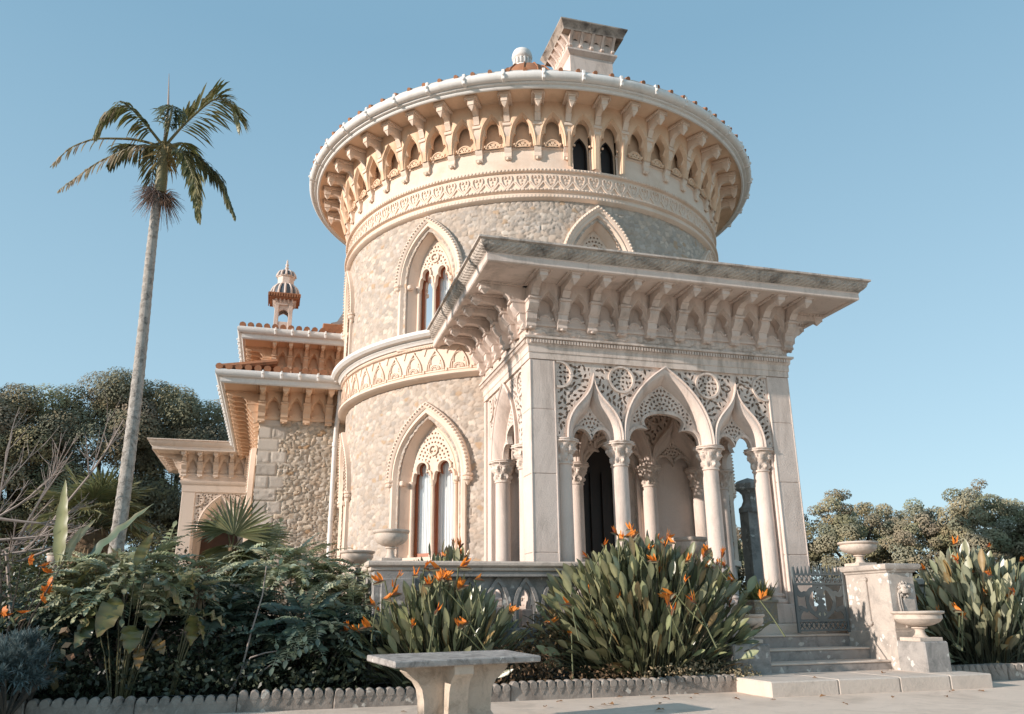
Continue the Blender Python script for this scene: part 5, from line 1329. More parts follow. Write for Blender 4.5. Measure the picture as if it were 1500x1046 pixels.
for i, (x, y, rx, rz_) in enumerate(((-16.5, 15, 2.2, 1.7), (-13.0, 16, 2.0, 1.9), (-10.2, 15.2, 1.8, 1.6), (-7.6, 20.5, 1.6, 2.0), (-9.6, 9.0, 1.6, 1.2), (-12.2, 8.2, 1.7, 1.3))):
    shrub("shrub", ("tall dark shrub at the frame edge below the evergreens", "broad dark shrub below the evergreens behind the bare bush", "dark shrub behind the stout fan palm", "tall dark shrub left of the far porch pier", "rounded shrub behind the palm trunk, nearer than the evergreens", "rounded shrub behind the bare bush, nearer than the evergreens")[i], "shrub", (x, y, .5), [((0, 0, rz_ * .8), (rx, 1.0, rz_)), ((rx * .6, -.4, rz_ * .6), (rx * .6, .8, rz_ * .7)), ((-rx * .6, -.3, rz_ * .7), (rx * .6, .8, rz_ * .8)), ((0, .3, .5), (rx * 1.2, .7, .9))], 900, .16, (.12, .12, .075), L_TREE, 120 + i)

# orange-flowered shrub
fr_ = shrub("flowering_shrub", "leafy shrub with orange blossoms at the left frame edge", "shrub", (-6.6, -1.0, .2), [((-.1, 0, 1.25), (.55, .4, .45)), ((.1, 0, .8), (.6, .45, .55)), ((-.5, .1, 1.5), (.4, .4, .35))], 900, .075, (.085, .09, .045), seed=36)
fm = MB(); rng = np.random.default_rng(5)
for k in range(7): blade(fm, (0, 0, 0), (math.cos(k * .9), math.sin(k * .9), .5), (0, 0, 1), .05, .035, .3, 3, .1, (.75, .22, .04))
f0 = None
for k in range(16):
    a = rng.uniform(0, 6.28); p = (-.15 + .55 * math.cos(a), -.38 + rng.uniform(-.05, .1), 1.2 + .55 * math.sin(a) * rng.uniform(.3, 1))
    if f0 is None: f0 = fm.build("blossom", L_FLOWER, fr_, 180, p); f0.scale = (1.7,) * 3
    else: copy_part(f0, fr_, location=p, rotation_euler=(rng.uniform(0, 2), 0, rng.uniform(0, 6)))
pk = shrub("leafy_plant", "shaded plant with pinkish yellow dying leaves at the left frame edge", "plant", (-6.15, -1.35, .12), [((0, 0, .6), (.4, .3, .5))], 130, .14, (.30, .20, .11), L_SOFT, 37, .5, 4)

# bare bush
bb = empty("bare_bush", (-7.05, .55, .6)); tag(bb, "leafless grey bush with long bare branches at the left frame edge", "bush")
mb = MB(); rr_ = random.Random(4)
def branch(p, d, L, r, lev):
    pts = [np.array(p)]; d = nrm(d); n = 5
    for i in range(n):
        d = nrm(d + np.array([rr_.gauss(0, .07), rr_.gauss(0, .07), .03])); pts.append(pts[-1] + d * L / n)
    tube(mb, pts, np.linspace(r, r * .35, n + 1), 5)
    if lev:
        for k in range(4 if lev > 1 else 5):
            i = rr_.randint(1, n - 1); branch(pts[i], d + np.array([rr_.gauss(0, .55), rr_.gauss(0, .4), rr_.gauss(.1, .3)]), L * rr_.uniform(.25, .5), r * .5, lev - 1)
for d, L_, p in (((.32, .05, .95), 1.9, (-.2, 0, .9)), ((.0, .1, 1), 2.0, (-.35, 0, .9)), ((.18, .1, 1), 1.8, (-.1, 0, .9)), ((.62, .05, .78), 2.25, (.0, 0, 1.2)), ((.85, -.1, .25), 1.1, (-.1, 0, 1.1)), ((.9, -.1, .02), 1.2, (-.4, -.2, 1.4)), ((-.5, 0, .8), 1.4, (-.3, 0, 1)), ((.8, -.2, .1), 1.0, (-.2, -.3, 1.2)), ((.7, .2, .45), 1.2, (-.3, 0, 1.2)), ((.5, -.2, .3), 1.1, (-.5, -.2, 1.5)), ((.9, 0, -.15), 1.0, (-.3, -.2, 1.7))): branch(p, d, L_, .022, 2)
for k in range(7): tube(mb, [(0, 0, -.2), (rr_.uniform(-.3, .1), rr_.uniform(-.2, .1), .5), (rr_.uniform(-.5, .0), rr_.uniform(-.2, .1), 1.3)], [.03, .025, .02], 6)
mb.build("branches", M_TWIG, bb, 60)

# ---- tall palm
PB = np.array([-5.98, 1.39, .5]); PCZ = 8.71
palm = empty("tall_palm", tuple(PB)); tag(palm, "tall slender palm with ringed grey trunk and ragged fronds", "palm tree")
mb = MB(); k = 14; rows = 150; V = []; rg = np.random.default_rng(8)
for i in range(rows):
    t = i / (rows - 1); z = t * 7.35; r = .122 - .050 * t ** .7 + .03 * math.exp(-t * 30); r *= 1 + .06 * (1 if (i % 3) == 0 else 0) + rg.normal(0, .012)
    for j in range(k): a = 2 * PI * j / k; V.append((-.04 * t + .05 * math.sin(t * 5) * t + r * math.cos(a), r * math.sin(a), z))
mb.add(V, np.array([(i * k + j, i * k + (j + 1) % k, i * k + k + (j + 1) % k, i * k + k + j) for i in range(rows - 1) for j in range(k)])); mb.build("trunk", M_TRUNK, palm, 40)
mb = MB(); tube(mb, [(-.06, 0, 7.33), (-.06, 0, 7.6), (-.08, 0, 8.0), (-.09, 0, 8.3)], [.10, .095, .075, .06], 12); mb.build("crownshaft", M_SHAFT, palm, 60)
def frond(name, pts, nl, ll, col, dead=0.0, hang=.8, seed=0, parent=palm, start=.18, wid=.040, off=(-.09, 0, PCZ - .5), mat=None, tipc=None):
    r_ = random.Random(seed); mb = MB(); pts = np.array(pts, float); n = 22
    t_ = np.linspace(0, 1, len(pts)); 
    Q = np.stack([np.interp(np.linspace(0, 1, 60), t_, pts[:, i]) for i in range(3)], 1)
    for _ in range(14): Q[1:-1] = (Q[:-2] + Q[2:] + Q[1:-1]) / 3
    Q = Q[np.linspace(0, 59, n).astype(int)] + np.array(off)
    tube(mb, Q, np.linspace(.028, .006, n), 5, (.20, .17, .08), cap=False)
    for i in range(nl):
        t = start + (1 - start) * (i + .5) / nl
        if r_.random() < dead: continue
        f = t * (n - 1); i0 = min(int(f), n - 2); p = Q[i0] + (Q[i0 + 1] - Q[i0]) * (f - i0); T = nrm(Q[i0 + 1] - Q[i0]); s = nrm(np.cross(T, (0, 0, 1)))
        for sg in (-1, 1):
            L_ = ll * 1.18 * (math.sin(PI * (.12 + .85 * t)) ** .6) * r_.uniform(.75, 1.1)
            d = T * (.5 + .5 * t) + s * sg * .75 * r_.uniform(.6, 1.2) + np.array([0, 0, -.25 + r_.uniform(-.15, .2)])
            c = jit(col, .3, r_); c = c if tipc is None or r_.random() > .5 * t else np.array(tipc)
            blade(mb, p, d, (0, 0, 1), L_, wid, hang * r_.uniform(1.2, 2.2), 5, .25, c, 1.0)
    mb.build(name, mat or L_SOFT, parent, 180)
PG = (.17, .17, .065); PGD = (.10, .105, .045); PGL = (.34, .31, .17); DRY = (.38, .30, .20)
frond("frond", [(0, 0, 0), (.30, -.1, .47), (.72, -.2, .98), (1.0, -.28, .92), (1.16, -.3, .55)], 66, .64, PG, 0, .5, 1, tipc=PGL)
frond("frond", [(0, 0, 0), (.35, -.25, -.18), (.60, -.4, -.75), (.74, -.45, -1.5)], 54, .42, PGD, 0, .4, 2, tipc=PGL)
frond("frond", [(0, 0, 0), (.48, .2, .05), (.92, .35, -.25), (1.22, .4, -.95)], 50, .36, PGD, .1, .9, 3)
frond("frond", [(0, 0, 0), (-.28, -.1, .30), (-.62, -.2, .62), (-.92, -.25, .35), (-1.02, -.25, -.1)], 58, .42, PG, .08, 1.2, 4, tipc=DRY)
frond("frond", [(0, 0, 0), (-.40, .3, .12), (-.74, .5, .22), (-.95, .6, -.15)], 44, .40, PGD, .1, 1.2, 5)
frond("frond", [(0, 0, 0), (-.40, -.2, -.15), (-.92, -.3, -.62), (-1.38, -.35, -1.22)], 40, .28, DRY, .35, 1.4, 6, wid=.025)
frond("frond", [(0, 0, 0), (-.5, .2, .20), (-1.15, .25, .14), (-1.50, .25, -.1), (-1.74, .25, -.52)], 36, .26, DRY, .55, 1.4, 7, wid=.022)
frond("frond", [(0, 0, 0), (.15, -.6, .35), (.25, -1.2, .1), (.3, -1.5, -.5)], 44, .42, PGD, 0, .9, 8)
frond("frond", [(0, 0, 0), (.2, .6, .5), (.35, 1.2, .5), (.4, 1.6, -.1)], 44, .45, PG, 0, .8, 9)
frond("frond", [(0, 0, 0), (-.15, .5, .3), (-.3, 1.0, .2), (-.35, 1.3, -.4)], 40, .42, PGD, 0, .9, 10)
mb = MB(); tube(mb, [(-.09, 0, PCZ - .5), (-.11, 0, PCZ + .3), (-.17, 0, PCZ + .97)], [.03, .02, .004], 6); mb.build("spear_leaf", M_TWIG, palm, 60)
for k_, (dx, dz) in enumerate(((-.14, -.05), (.20, -.12))):
    mb = MB(); r_ = random.Random(20 + k_)
    for i in range(230):
        d = nrm((dx * 3 + r_.gauss(0, .5), r_.gauss(-.2, .5), r_.gauss(-.1, .55))); p = np.array((-.07 + dx * .3, -.03, 7.34 + dz)); L_ = r_.uniform(.16, .42); q1 = p + d * L_ * .5; q2 = q1 + (d + np.array([0, 0, -.9])) * L_ * .5
        tube(mb, [p, q1, q2], [.006, .004, .002], 3, (.33, .24, .22) if k_ == 0 else (.25, .16, .12), cap=False)
    mb.build("flower_stalk", L_DRY, palm, 180)
mb = MB(); r_ = random.Random(31)
for i in range(60): blade(mb, (r_.uniform(-.15, .02), r_.uniform(-.1, .1), PCZ - .62 + r_.uniform(-.2, .25)), (r_.gauss(.15, .4), r_.gauss(0, .4), r_.uniform(-.6, .3)), (0, 1, 0.1), r_.uniform(.2, .55), .035, 1.8, 5, .3, jit((.26, .20, .10), .3))
mb.build("dry_sheaths", L_DRY, palm, 180)
palm.scale = (.904,) * 3; palm.location = (-5.766, .108, .553)

# ---- fan palms
def fan_leaf(mb, c, out, up, R, n=34, spread=2.5, droop=.35, col=(.09, .10, .045), r_=rnd):
    out = nrm(out); s = nrm(np.cross(out, up)); u_ = nrm(np.cross(s, out))
    for i in range(n):
        a = -spread + 2 * spread * i / (n - 1); d = out * math.cos(a) + s * math.sin(a); L_ = R * (1 - .12 * abs(a / spread) ** 2) * r_.uniform(.92, 1.05)
        blade(mb, np.array(c) + d * .02, d, u_ if i % 2 else u_ * .8 + s * .3, L_, R * .062, droop * r_.uniform(.6, 1.5), 6, .55, jit(col, .2), 1.25)
fp = empty("fan_palm", (-6.62, 2.8, .6)); tag(fp, "stout fan palm with shaggy fibre trunk behind the banana leaves", "palm tree")
mb = MB(); r_ = random.Random(41); rg = np.random.default_rng(3); k = 16; V = []
for i in range(26):
    t = i / 25; r = .24 + .10 * math.sin(t * 3) + (.04 if i % 3 == 0 else 0)
    for j in range(k): a = 2 * PI * j / k; q = r * (1 + rg.normal(0, .09)); V.append((q * math.cos(a), q * math.sin(a), t * 1.75))
mb.add(V, np.array([(i * k + j, i * k + (j + 1) % k, i * k + k + (j + 1) % k, i * k + k + j) for i in range(25) for j in range(k)])); mb.build("trunk", M_TRUNK2, fp, 60)
mb = MB()
for i in range(420):
    a = r_.uniform(0, 6.28); z = r_.uniform(.35, 1.85); blade(mb, (.27 * math.cos(a), .27 * math.sin(a), z), (math.cos(a), math.sin(a), -.2), (0, 0, 1), r_.uniform(.15, .42), .018, 2.6, 4, .2, jit((.36, .25, .16), .35))
mb.build("dead_leaf_skirt", L_DRY, fp, 180)
for i in range(22):
    a = i * 2.4; el = r_.uniform(-.25, 1.2); d = np.array((math.cos(a) * math.cos(el), math.sin(a) * math.cos(el), math.sin(el))); c = np.array((0, 0, 1.92)) + d * r_.uniform(.4, .62)
    mb = MB(); tube(mb, [(0, 0, 1.75), c * .5 + np.array((0, 0, .95)), c], [.02, .016, .012], 5, (.13, .13, .06), cap=False)
    fan_leaf(mb, c, d + np.array((0, 0, -.3)), (0, 0, 1) if el < .9 else (math.cos(a), math.sin(a), .3), r_.uniform(.52, .68), 28, 2.0, .5, (.17, .175, .08) if i % 3 else (.26, .24, .12), r_); mb.build("fan_leaf", L_SOFT, fp, 180)
f2 = empty("small_fan_palm", (-4.34, 1.1, .55)); tag(f2, "small fan palm with one wide sunlit fan in front of the far porch", "palm tree")
mb = MB(); tube(mb, [(0, 0, 0), (.02, -.02, .8), (-.02, 0, 1.45)], [.06, .05, .045], 8); mb.build("trunk", M_TRUNK2, f2, 60)
for i, (d, u_, R, c, col) in enumerate([((.25, -.05, 1), (-.2, -1, .12), .62, (.0, -.1, 1.62), (.17, .165, .07)), ((-1, -.1, .12), (0, -.5, 1), .62, (-.1, -.05, 1.7), (.10, .105, .045)), ((.8, -.2, -.5), (0, -1, .4), .5, (.1, -.1, 1.5), (.10, .105, .045)), ((-.2, -.4, -1), (0, -1, 0), .45, (0, -.12, 1.4), (.09, .095, .04)), ((.7, .5, .4), (0, -.3, 1), .5, (.1, .1, 1.6), (.13, .13, .06)), ((-.6, .4, -.5), (0, 0, 1), .5, (-.1, .1, 1.5), (.09, .095, .04)), ((1, 0, .1), (0, -.8, 1), .55, (.3, 0, 1.62), (.20, .175, .07))]):
    mb = MB(); tube(mb, [(-.02, 0, 1.4), c], [.014, .010], 5, (.14, .13, .06), cap=False); fan_leaf(mb, c, d, u_, R, 26, 1.5 if i == 0 else 1.1, .25, col); mb.build("fan_leaf", L_SOFT, f2, 180)

# ---- banana plant
ba = empty("banana_plant", (-6.15, -.6, .3)); tag(ba, "banana plant with long torn paddle leaves left of the palm trunk", "banana plant")
for i, (p, d, L_, W, dr, c, up) in enumerate([((-.12, 0, 1.35), (-.06, 0, 1), 1.05, .17, .15, (.22, .215, .10), (-.3, -1, 0)), ((.05, 0, 1.2), (.62, -.1, .78), 1.25, .22, .25, (.055, .08, .045), (-.4, -.6, .8)), ((-.1, 0, 1.3), (.3, 0, 1), .55, .12, .3, (.28, .24, .13), (0, -1, .1)), ((0, -.05, 1.0), (-.5, -.3, .6), .8, .2, .8, (.09, .10, .04), (0, 0, 1)), ((.1, -.1, .9), (.3, -.5, .8), .7, .2, .9, (.15, .14, .05), (0, -.5, 1)), ((-.05, 0, 1.5), (.45, 0, .85), .5, .08, .4, (.35, .29, .17), (0, -1, 0)), ((.1, 0, .8), (.8, .1, .4), .7, .2, .7, (.10, .11, .05), (0, 0, 1))]):
    mb = MB(); tube(mb, [(0, 0, 0), np.array(p) * .5, p], [.04, .03, .014], 6, (.16, .16, .07), cap=False); blade(mb, p, d, up, L_, W, dr, 16, .28, c, .7, .0, np.array(c) * 1.5, (.25, .20, .09), .18); mb.build("leaf", L_STREL, ba, 180)

# ---- canna plants
def canna(loc, label, leaves, seed):
    root = empty("canna_plant", loc); tag(root, label, "canna"); r_ = random.Random(seed)
    for (p, d, L_, W, dr, c) in leaves:
        mb = MB(); p = np.array(p); tube(mb, [(p[0] * .2, p[1] * .2, -.1), p * [.6, .6, .55], p], [.013, .010, .007], 5, (.10, .085, .03), cap=False)
        blade(mb, p, d, (r_.uniform(-.5, .5), -.25, 1), L_, W, dr, 12, .22, c, .75, 0, np.array(c) * 1.5, (.20, .12, .04), .5); mb.build("leaf", L_STREL, root, 180)
G1 = (.075, .085, .035); G2 = (.115, .10, .028); G3 = (.16, .09, .03); G4 = (.06, .075, .04)
canna((-5.32, -1.15, .12), "canna with broad yellowing leaves in the shaded bed, left of its slimmer neighbour", [((-.30, 0, 1.10), (-.5, -.3, -.75), .45, .24, .5, G1), ((-.12, -.1, 1.12), (-.3, -.5, -.7), .5, .26, .5, G2), ((.05, -.1, .82), (.1, -.6, -.8), .36, .24, .3, G2), ((.12, 0, 1.30), (.7, -.3, .1), .5, .16, 1.3, G4), ((.10, -.05, 1.32), (-.75, -.3, .15), .5, .15, 1.2, (.13, .14, .08)), ((.28, 0, 1.18), (.7, -.4, .1), .42, .16, 1.6, (.15, .135, .05)), ((.24, -.1, .98), (.15, -.7, -.6), .26, .2, .4, G1), ((.0, 0, 1.5), (.25, -.1, .9), .42, .13, .8, (.15, .14, .05)), ((.3, 0, .65), (.5, -.5, -.3), .25, .14, .8, G3), ((-.1, 0, 1.42), (-.3, -.2, .8), .4, .12, 1.0, G1), ((-.35, 0, .9), (-.4, -.5, -.6), .4, .2, .6, G1), ((.15, 0, .6), (.1, -.5, -.8), .3, .12, .4, G3), ((.35, .05, 1.35), (.6, -.2, .5), .4, .15, 1.2, G1)], 1)
canna((-4.85, -1.05, .12), "slim leaning canna with two big golden-edged leaves in the shaded bed", [((.26, -.05, .95), (.75, -.35, -.05), .42, .2, .8, (.12, .125, .05)), ((.22, -.05, .93), (.05, -.4, -.9), .38, .19, .2, G2), ((.24, 0, 1.12), (.55, -.3, .2), .32, .13, 1.0, G4), ((.2, 0, 1.2), (-.1, -.3, .9), .25, .1, .5, G2), ((.30, -.1, .86), (.35, -.4, -.8), .25, .08, .4, G2)], 2)

# ---- pinnate honey bushes
def pinnate(mb, p, d, L_, nl, ll, w, col, droop, r_):
    U_ = np.array((r_.gauss(-.95, .6), r_.gauss(-.2, .4), 1.0)); n = nl + 2; P = [np.array(p, float)]; d = nrm(d); D = [d]
    for i in range(n): P.append(P[-1] + d * L_ / n); d = nrm(d + np.array([0, 0, -droop / n])); D.append(d)
    tube(mb, P, np.linspace(.012, .004, len(P)), 4, np.array(col) * 1.3, cap=False)
    for i in range(1, n + 1):
        t = i / n; s = nrm(np.cross(D[i], (0, 0, 1))); l = ll * math.sin(PI * (.18 + .74 * t)) * r_.uniform(.85, 1.1)
        for sg in (-1, 1): blade(mb, P[i], s * sg + D[i] * .35 + np.array([0, 0, .08]), U_, l, w * l / ll, .55, 4, .22, jit(col, .15, r_), .8)
    blade(mb, P[-1], d, (0, 0, 1), ll * .8, w, .4, 4, .2, col)
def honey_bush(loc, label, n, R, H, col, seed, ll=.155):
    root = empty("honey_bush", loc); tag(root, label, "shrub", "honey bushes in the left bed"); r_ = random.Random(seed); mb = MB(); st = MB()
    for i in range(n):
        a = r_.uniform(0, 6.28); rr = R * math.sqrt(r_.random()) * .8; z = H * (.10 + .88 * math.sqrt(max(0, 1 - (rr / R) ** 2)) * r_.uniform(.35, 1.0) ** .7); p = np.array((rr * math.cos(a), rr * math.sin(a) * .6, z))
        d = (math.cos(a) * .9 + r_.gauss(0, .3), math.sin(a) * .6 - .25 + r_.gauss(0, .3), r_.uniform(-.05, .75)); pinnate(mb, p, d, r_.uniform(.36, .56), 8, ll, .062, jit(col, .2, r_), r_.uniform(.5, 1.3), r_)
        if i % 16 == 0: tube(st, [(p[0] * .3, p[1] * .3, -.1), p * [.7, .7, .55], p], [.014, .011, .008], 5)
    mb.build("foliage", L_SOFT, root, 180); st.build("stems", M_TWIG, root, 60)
HB = (.17, .20, .12)  # sun and shade put into leaf colours: lit bushes paler, shaded ones darker
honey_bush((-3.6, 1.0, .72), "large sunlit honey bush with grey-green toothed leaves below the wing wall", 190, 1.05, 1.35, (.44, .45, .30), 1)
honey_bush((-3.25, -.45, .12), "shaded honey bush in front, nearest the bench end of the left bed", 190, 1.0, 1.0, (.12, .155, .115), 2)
honey_bush((-5.45, -.45, .45), "honey bush at the foot of the tall palm", 210, 1.0, 1.42, (.40, .40, .26), 3, .14)  # leaf colour lightened as if in sun
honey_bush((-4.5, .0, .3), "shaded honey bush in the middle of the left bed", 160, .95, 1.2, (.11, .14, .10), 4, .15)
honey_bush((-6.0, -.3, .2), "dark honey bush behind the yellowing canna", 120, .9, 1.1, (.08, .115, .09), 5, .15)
honey_bush((-2.55, .25, .4), "sunlit honey bush tuft reaching up to the balustrade corner urn", 90, .55, 1.30, (.44, .45, .30), 6)
db = MB(); r_ = random.Random(9)
for i in range(90): blade(db, (r_.gauss(0, .03), r_.gauss(0, .03), .02 + r_.uniform(-.05, .0)), (r_.gauss(0, .25), r_.gauss(-.1, .25), -1), (0, -1, .1), r_.uniform(.15, .4), .025, .0, 4, .3, jit((.24, .17, .12), .3))
tube(db, [(.15, .1, -1.1), (.1, .05, -.4), (0, 0, .03)], [.014, .012, .01], 5, (.3, .25, .2)); o = db.build("dead_leaf_tuft", L_DRY, None, 180, (-4.62, -.55, 1.42)); tag(o, "tuft of dead brown leaves hanging in the left bed", "dead leaves")
mb = MB(); tube(mb, [(0, 0, 0), (.1, 0, .2), (.22, -.05, .42), (.38, -.05, .47), (.62, 0, .5)], [.02, .016, .012, .009, .004], 6); tube(mb, [(.1, 0, .2), (.3, -.1, .22), (.5, -.1, .36), (.8, -.05, .40)], [.016, .012, .009, .004], 6); tube(mb, [(.12, 0, .24), (.2, 0, .7), (.3, .05, 1.15), (.32, .05, 1.5)], [.014, .012, .01, .006], 6); tube(mb, [(.02, 0, .1), (-.15, .1, .25), (-.22, .1, .32)], [.01, .008, .004], 5)
o = mb.build("bare_sapling", M_TWIG, None, 60, (-4.15, -1.0, .13)); tag(o, "bare pale forked sapling in the shaded left bed", "sapling")

# ---- blue-grey spurge
eu = empty("spurge_bush", (-6.28, -1.80, .0)); tag(eu, "rounded blue-grey spiky spurge hanging over the edging at the corner", "bush"); mb = MB(); r_ = random.Random(12)
for i in range(120):
    a = r_.uniform(0, 6.28); e = math.asin(r_.uniform(-.1, 1)); d = np.array((math.cos(a) * math.cos(e), math.sin(a) * math.cos(e), math.sin(e))); c = np.array((0, 0, .42)) + d * np.array((.42, .42, .50)) * r_.uniform(.75, 1.0); g = r_.uniform(.7, 1.2)
    for k in range(30):
        dd = nrm(d + np.array((r_.gauss(0, .55), r_.gauss(0, .55), r_.gauss(.1, .5)))); blade(mb, c - d * r_.uniform(0, .14), dd, (0, 0, 1.01), r_.uniform(.08, .15), .014, .2, 3, .2, np.array((.16, .205, .21)) * g * r_.uniform(.8, 1.15))
mb.build("foliage", L_SOFT, eu, 180); mb = MB()
for i in range(40): a = r_.uniform(0, 6.28); tube(mb, [(0, 0, .02), (.2 * math.cos(a), .2 * math.sin(a), .3), (.38 * math.cos(a), .38 * math.sin(a), .45)], [.012, .01, .008], 5)
mb.build("stems", M_BARK, eu, 60)

# ---- strelitzias
def flower_mesh(seed):
    r_ = random.Random(seed); mb = MB(); h = .0
    tube(mb, [(0, 0, -.55), (.01, 0, -.25), (0, 0, 0)], [.011, .010, .010], 5, (.16, .17, .09), cap=False)
    blade(mb, (-.02, 0, -.005), (1, 0, .12), (0, 0, 1), .20, .045, .25, 6, .8, (.22, .17, .12), 1.0, 0, (.38, .12, .06)); blade(mb, (-.02, 0, -.01), (1, 0, .08), (0, 1, 0.2), .19, .04, .2, 5, .4, (.20, .18, .12), 1.0)
    for k in range(r_.randint(5, 7)):
        a = r_.uniform(.35, 1.35) ; blade(mb, (.02 + .012 * k, 0, .015), (math.cos(a) * r_.choice((1, .8)), r_.uniform(-.5, .5), math.sin(a)), (r_.uniform(-.3, .3), 1, 0), r_.uniform(.10, .16), .036, -.2, 5, .35, jit((.78, .24, .035), .15), .85)
    blade(mb, (.05, 0, .02), (.8, .05, .6), (0, 0, 1), .10, .014, 0, 3, .3, (.05, .07, .30)); return mb
FL = [flower_mesh(i) for i in range(4)]; FLM = [None] * 4
def strelitzia(loc, label, n, RX, RY, H, Lb, nfl, seed, col=(.195, .195, .105), flz=(.75, 1.05), face=-1.6, elmin=.25, bl=1.0):
    root = empty("strelitzia", loc); tag(root, label, "bird of paradise plant", "bird of paradise plants"); r_ = random.Random(seed); mb = MB()
    for i in range(n):
        a = r_.uniform(0, 2 * PI); e = elmin + (PI / 2 - elmin) * r_.random() ** .8; sc_ = r_.uniform(.45, 1.0) ** .7
        tip = np.array((math.cos(a) * math.cos(e) * RX, math.sin(a) * math.cos(e) * RY, H * (.18 + .82 * math.sin(e)))) * sc_; b = np.array((tip[0] * .5 + r_.gauss(0, .06), tip[1] * .5, 0))
        D = nrm(tip - b); D = nrm(nrm(tip - np.array((0, 0, -.05 * H))) + np.array([r_.gauss(0, .42), r_.gauss(0, .36), r_.gauss(-.05, .3)])); Lt = np.linalg.norm(tip - b); lb = Lb * r_.uniform(.75, 1.15); m = tip - D * lb; mid = (b + m) / 2 + np.array((0, 0, .06 * Lt))
        c = jit(col, .35, r_)
        if r_.random() < .07: c = np.array((.24, .16, .07))
        tube(mb, [b, mid, m], [.010, .008, .007], 4, c * .45, cap=False); d2 = nrm(m - mid); ph = r_.gauss(0, .75); s = nrm(np.cross(D, (0, 0, 1)) + 1e-3); u_ = nrm(np.cross(s, D)); up = nrm(u_ * math.cos(ph) + s * math.sin(ph) + np.array((-.45, -.25, .25)))  # stalk colour darkened to paint shade inside the clump
        blade(mb, m, d2 + D * .3, up, lb, lb * .36 * r_.uniform(.8, 1.15) * bl, r_.uniform(.0, .5), 9, r_.uniform(.15, .5), c, 1.15, 0, c * 1.35, None, .08)
    mb.build("foliage", L_STREL, root, 180)
    for i in range(nfl):
        a = face + r_.gauss(0, .95); e = r_.uniform(.25, 1.45); q = r_.uniform(*flz); p = (math.cos(a) * math.cos(e) * RX * q, math.sin(a) * math.cos(e) * RY * q, H * (.18 + .82 * math.sin(e)) * q + .05); k = i % 4; rz = r_.uniform(0, 6.28); tl = (r_.gauss(0, .35), r_.gauss(0, .35))
        if FLM[k] is None: FLM[k] = FL[k].build("flower", L_FLOWER, root, 180, p); o = FLM[k]; o.rotation_euler = (tl[0], tl[1], rz)
        else: copy_part(FLM[k], root, location=p, rotation_euler=(tl[0], tl[1], rz), scale=(r_.uniform(.8, 1.15),) * 3)
strelitzia((1.45, -.78, .14), "largest strelitzia clump, with many orange flowers, between the bench and the steps", 1600, 1.98, 1.0, 1.92, .29, 40, 1, elmin=-.02)
strelitzia((-1.5, -.80, .14), "strelitzia clump with upright orange flowers behind the bench", 760, 1.35, .58, 1.36, .28, 26, 2, flz=(.92, 1.12), elmin=.10, bl=.85)
strelitzia((-1.15, .9, .78), "young strelitzia row behind the balustrade coping under the tower window", 150, .95, .35, 1.30, .32, 9, 3, (.20, .20, .105), (.8, .95), elmin=.6, bl=.7)
strelitzia((7.35, -.75, .16), "strelitzia clump beside the urn right of the gate pier", 1050, 1.6, .88, 1.82, .33, 17, 4, (.27, .265, .17), elmin=.0)
strelitzia((9.4, -.6, .16), "strelitzia clump cut by the right frame edge", 800, 1.45, .85, 1.8, .33, 13, 5, (.27, .265, .17), elmin=.0)
mb = MB(); r_ = random.Random(50)
for i in range(95):
    a = r_.uniform(0, 6.28); e = r_.uniform(.5, 1.5); blade(mb, (3.87 + r_.uniform(-.13, .13), .12 + r_.uniform(-.12, .12), 1.15), (math.cos(a) * math.cos(e), math.sin(a) * math.cos(e), math.sin(e)), (-math.cos(a), -math.sin(a), .6), r_.uniform(.22, .42), .04, .3, 5, .5, jit((.22, .22, .08), .25), .6)
K(mb, "succulents", L_STREL, pl_, 180)

# ---- low plants, hose, fallen leaves
rng = np.random.default_rng(90); mb = MB()
for (c, r, n, col) in (((1.9, -1.38, .22), (.9, .16, .17), 620, (.40, .31, .20)), ((.5, -1.25, .20), (.9, .2, .16), 420, (.20, .13, .08)), ((-.55, -1.1, .34), (.6, .3, .30), 560, (.17, .11, .07)), ((2.45, -1.5, .16), (.3, .16, .16), 260, (.42, .34, .22)), ((-.1, -.8, .55), (.42, .28, .5), 900, (.22, .155, .09)), ((-.45, -1.0, .35), (.4, .25, .3), 500, (.19, .13, .08))):
    P, d = shell_points(rng, n, c, r, .2); P[:, 2] = np.maximum(P[:, 2], .05); leafquads(mb, P, d + rng.normal(size=(n, 3)), .05 * rng.uniform(.5, 1.6, n), .5, np.clip(np.array(col) * (1 + rng.uniform(-.45, .35, (n, 1))), 0, 1), rng, .2)
tag(mb.build("dry_groundcover", L_DRY, None, 180), "dry brown ground cover along the edging of the sunlit bed", "ground cover", kind='stuff')
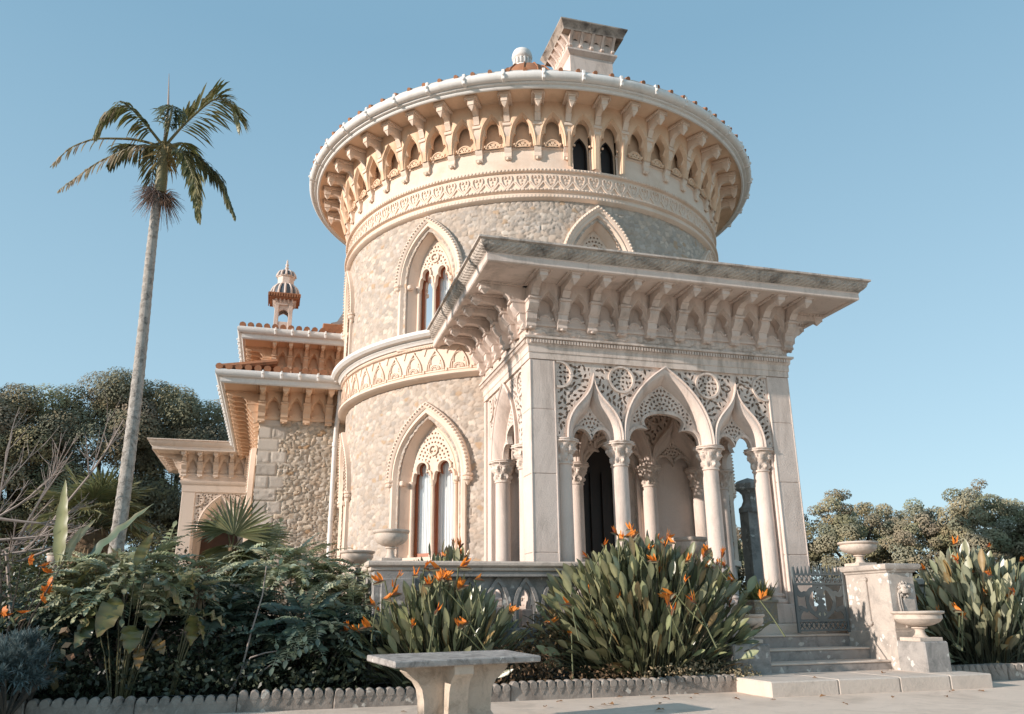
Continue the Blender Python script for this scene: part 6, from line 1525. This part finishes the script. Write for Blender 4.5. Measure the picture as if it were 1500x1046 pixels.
mb = MB(); xs = np.linspace(-8, -2.2, 60); tube(mb, np.c_[xs, -1.28 + .05 * np.sin(xs * 2.2), .155 + .012 * np.sin(xs * 5)], .011, 6); o = mb.build("irrigation_hose", M_HOSE, None, 60); tag(o, "thin black irrigation hose lying on the soil behind the edging", "hose")
r_ = random.Random(70); lm = MB(); blade(lm, (-.04, 0, .006), (1, .1, .12), (0, 0, 1), .085, .045, .4, 5, .4, (.33, .17, .08)); l0 = None
for i, (x, y) in enumerate([(-2.25, -2.3), (-.66, -2.44), (.04, -2.5), (.15, -2.45), (.92, -1.95), (1.0, -2.14), (1.75, -2.5), (4.77, -2.7), (5.1, -2.82), (-.33, -2.0), (.4, -3.2), (-.9, -3.3), (2.6, -3.4), (3.6, -3.0), (.7, -2.6), (1.3, -2.2), (2.1, -2.75), (-.2, -2.7), (2.9, -2.6), (.55, -1.75), (1.6, -1.8), (4.2, -3.2), (3.1, -2.2), (4.4, -1.9)]):
    if l0 is None: l0 = lm.build("fallen_leaf", L_DRY, None, 180, (x, y, .004)); o = l0
    else: o = l0.copy(); COL.objects.link(o); o.location = (x, y, .006 if y < -2.42 or x < 2.3 else .186)
    o.rotation_euler = (r_.uniform(-.2, .2), r_.uniform(-.2, .2), r_.uniform(0, 6.28)); o.scale = (r_.uniform(.7, 1.3),) * 3
    tag(o, "curled brown leaf fallen on the sandy path", "fallen leaf", "fallen leaves on the path")

# ---- garden trees out of the frame on the sunny side, which shade the left bed
for i, (x, y, z, rx, ry, rz_) in enumerate(((-13.0, -4.6, 1.4, 1.1, 1.7, 1.45), (-13.4, -2.0, 1.45, 1.1, 1.6, 1.5), (-13.2, .6, 1.4, 1.1, 1.6, 1.45))):
    tree("laurel_tree", ("laurel on the sunny side of the garden, nearest the path", "laurel on the sunny side of the garden, middle one", "laurel on the sunny side of the garden, nearest the palms")[i], (x, y, 0), 4, (x, y, z), (rx, ry, rz_), 60, .5, 150, .2, GRN, 60 + i, "laurels beyond the left bed", inner=.2)
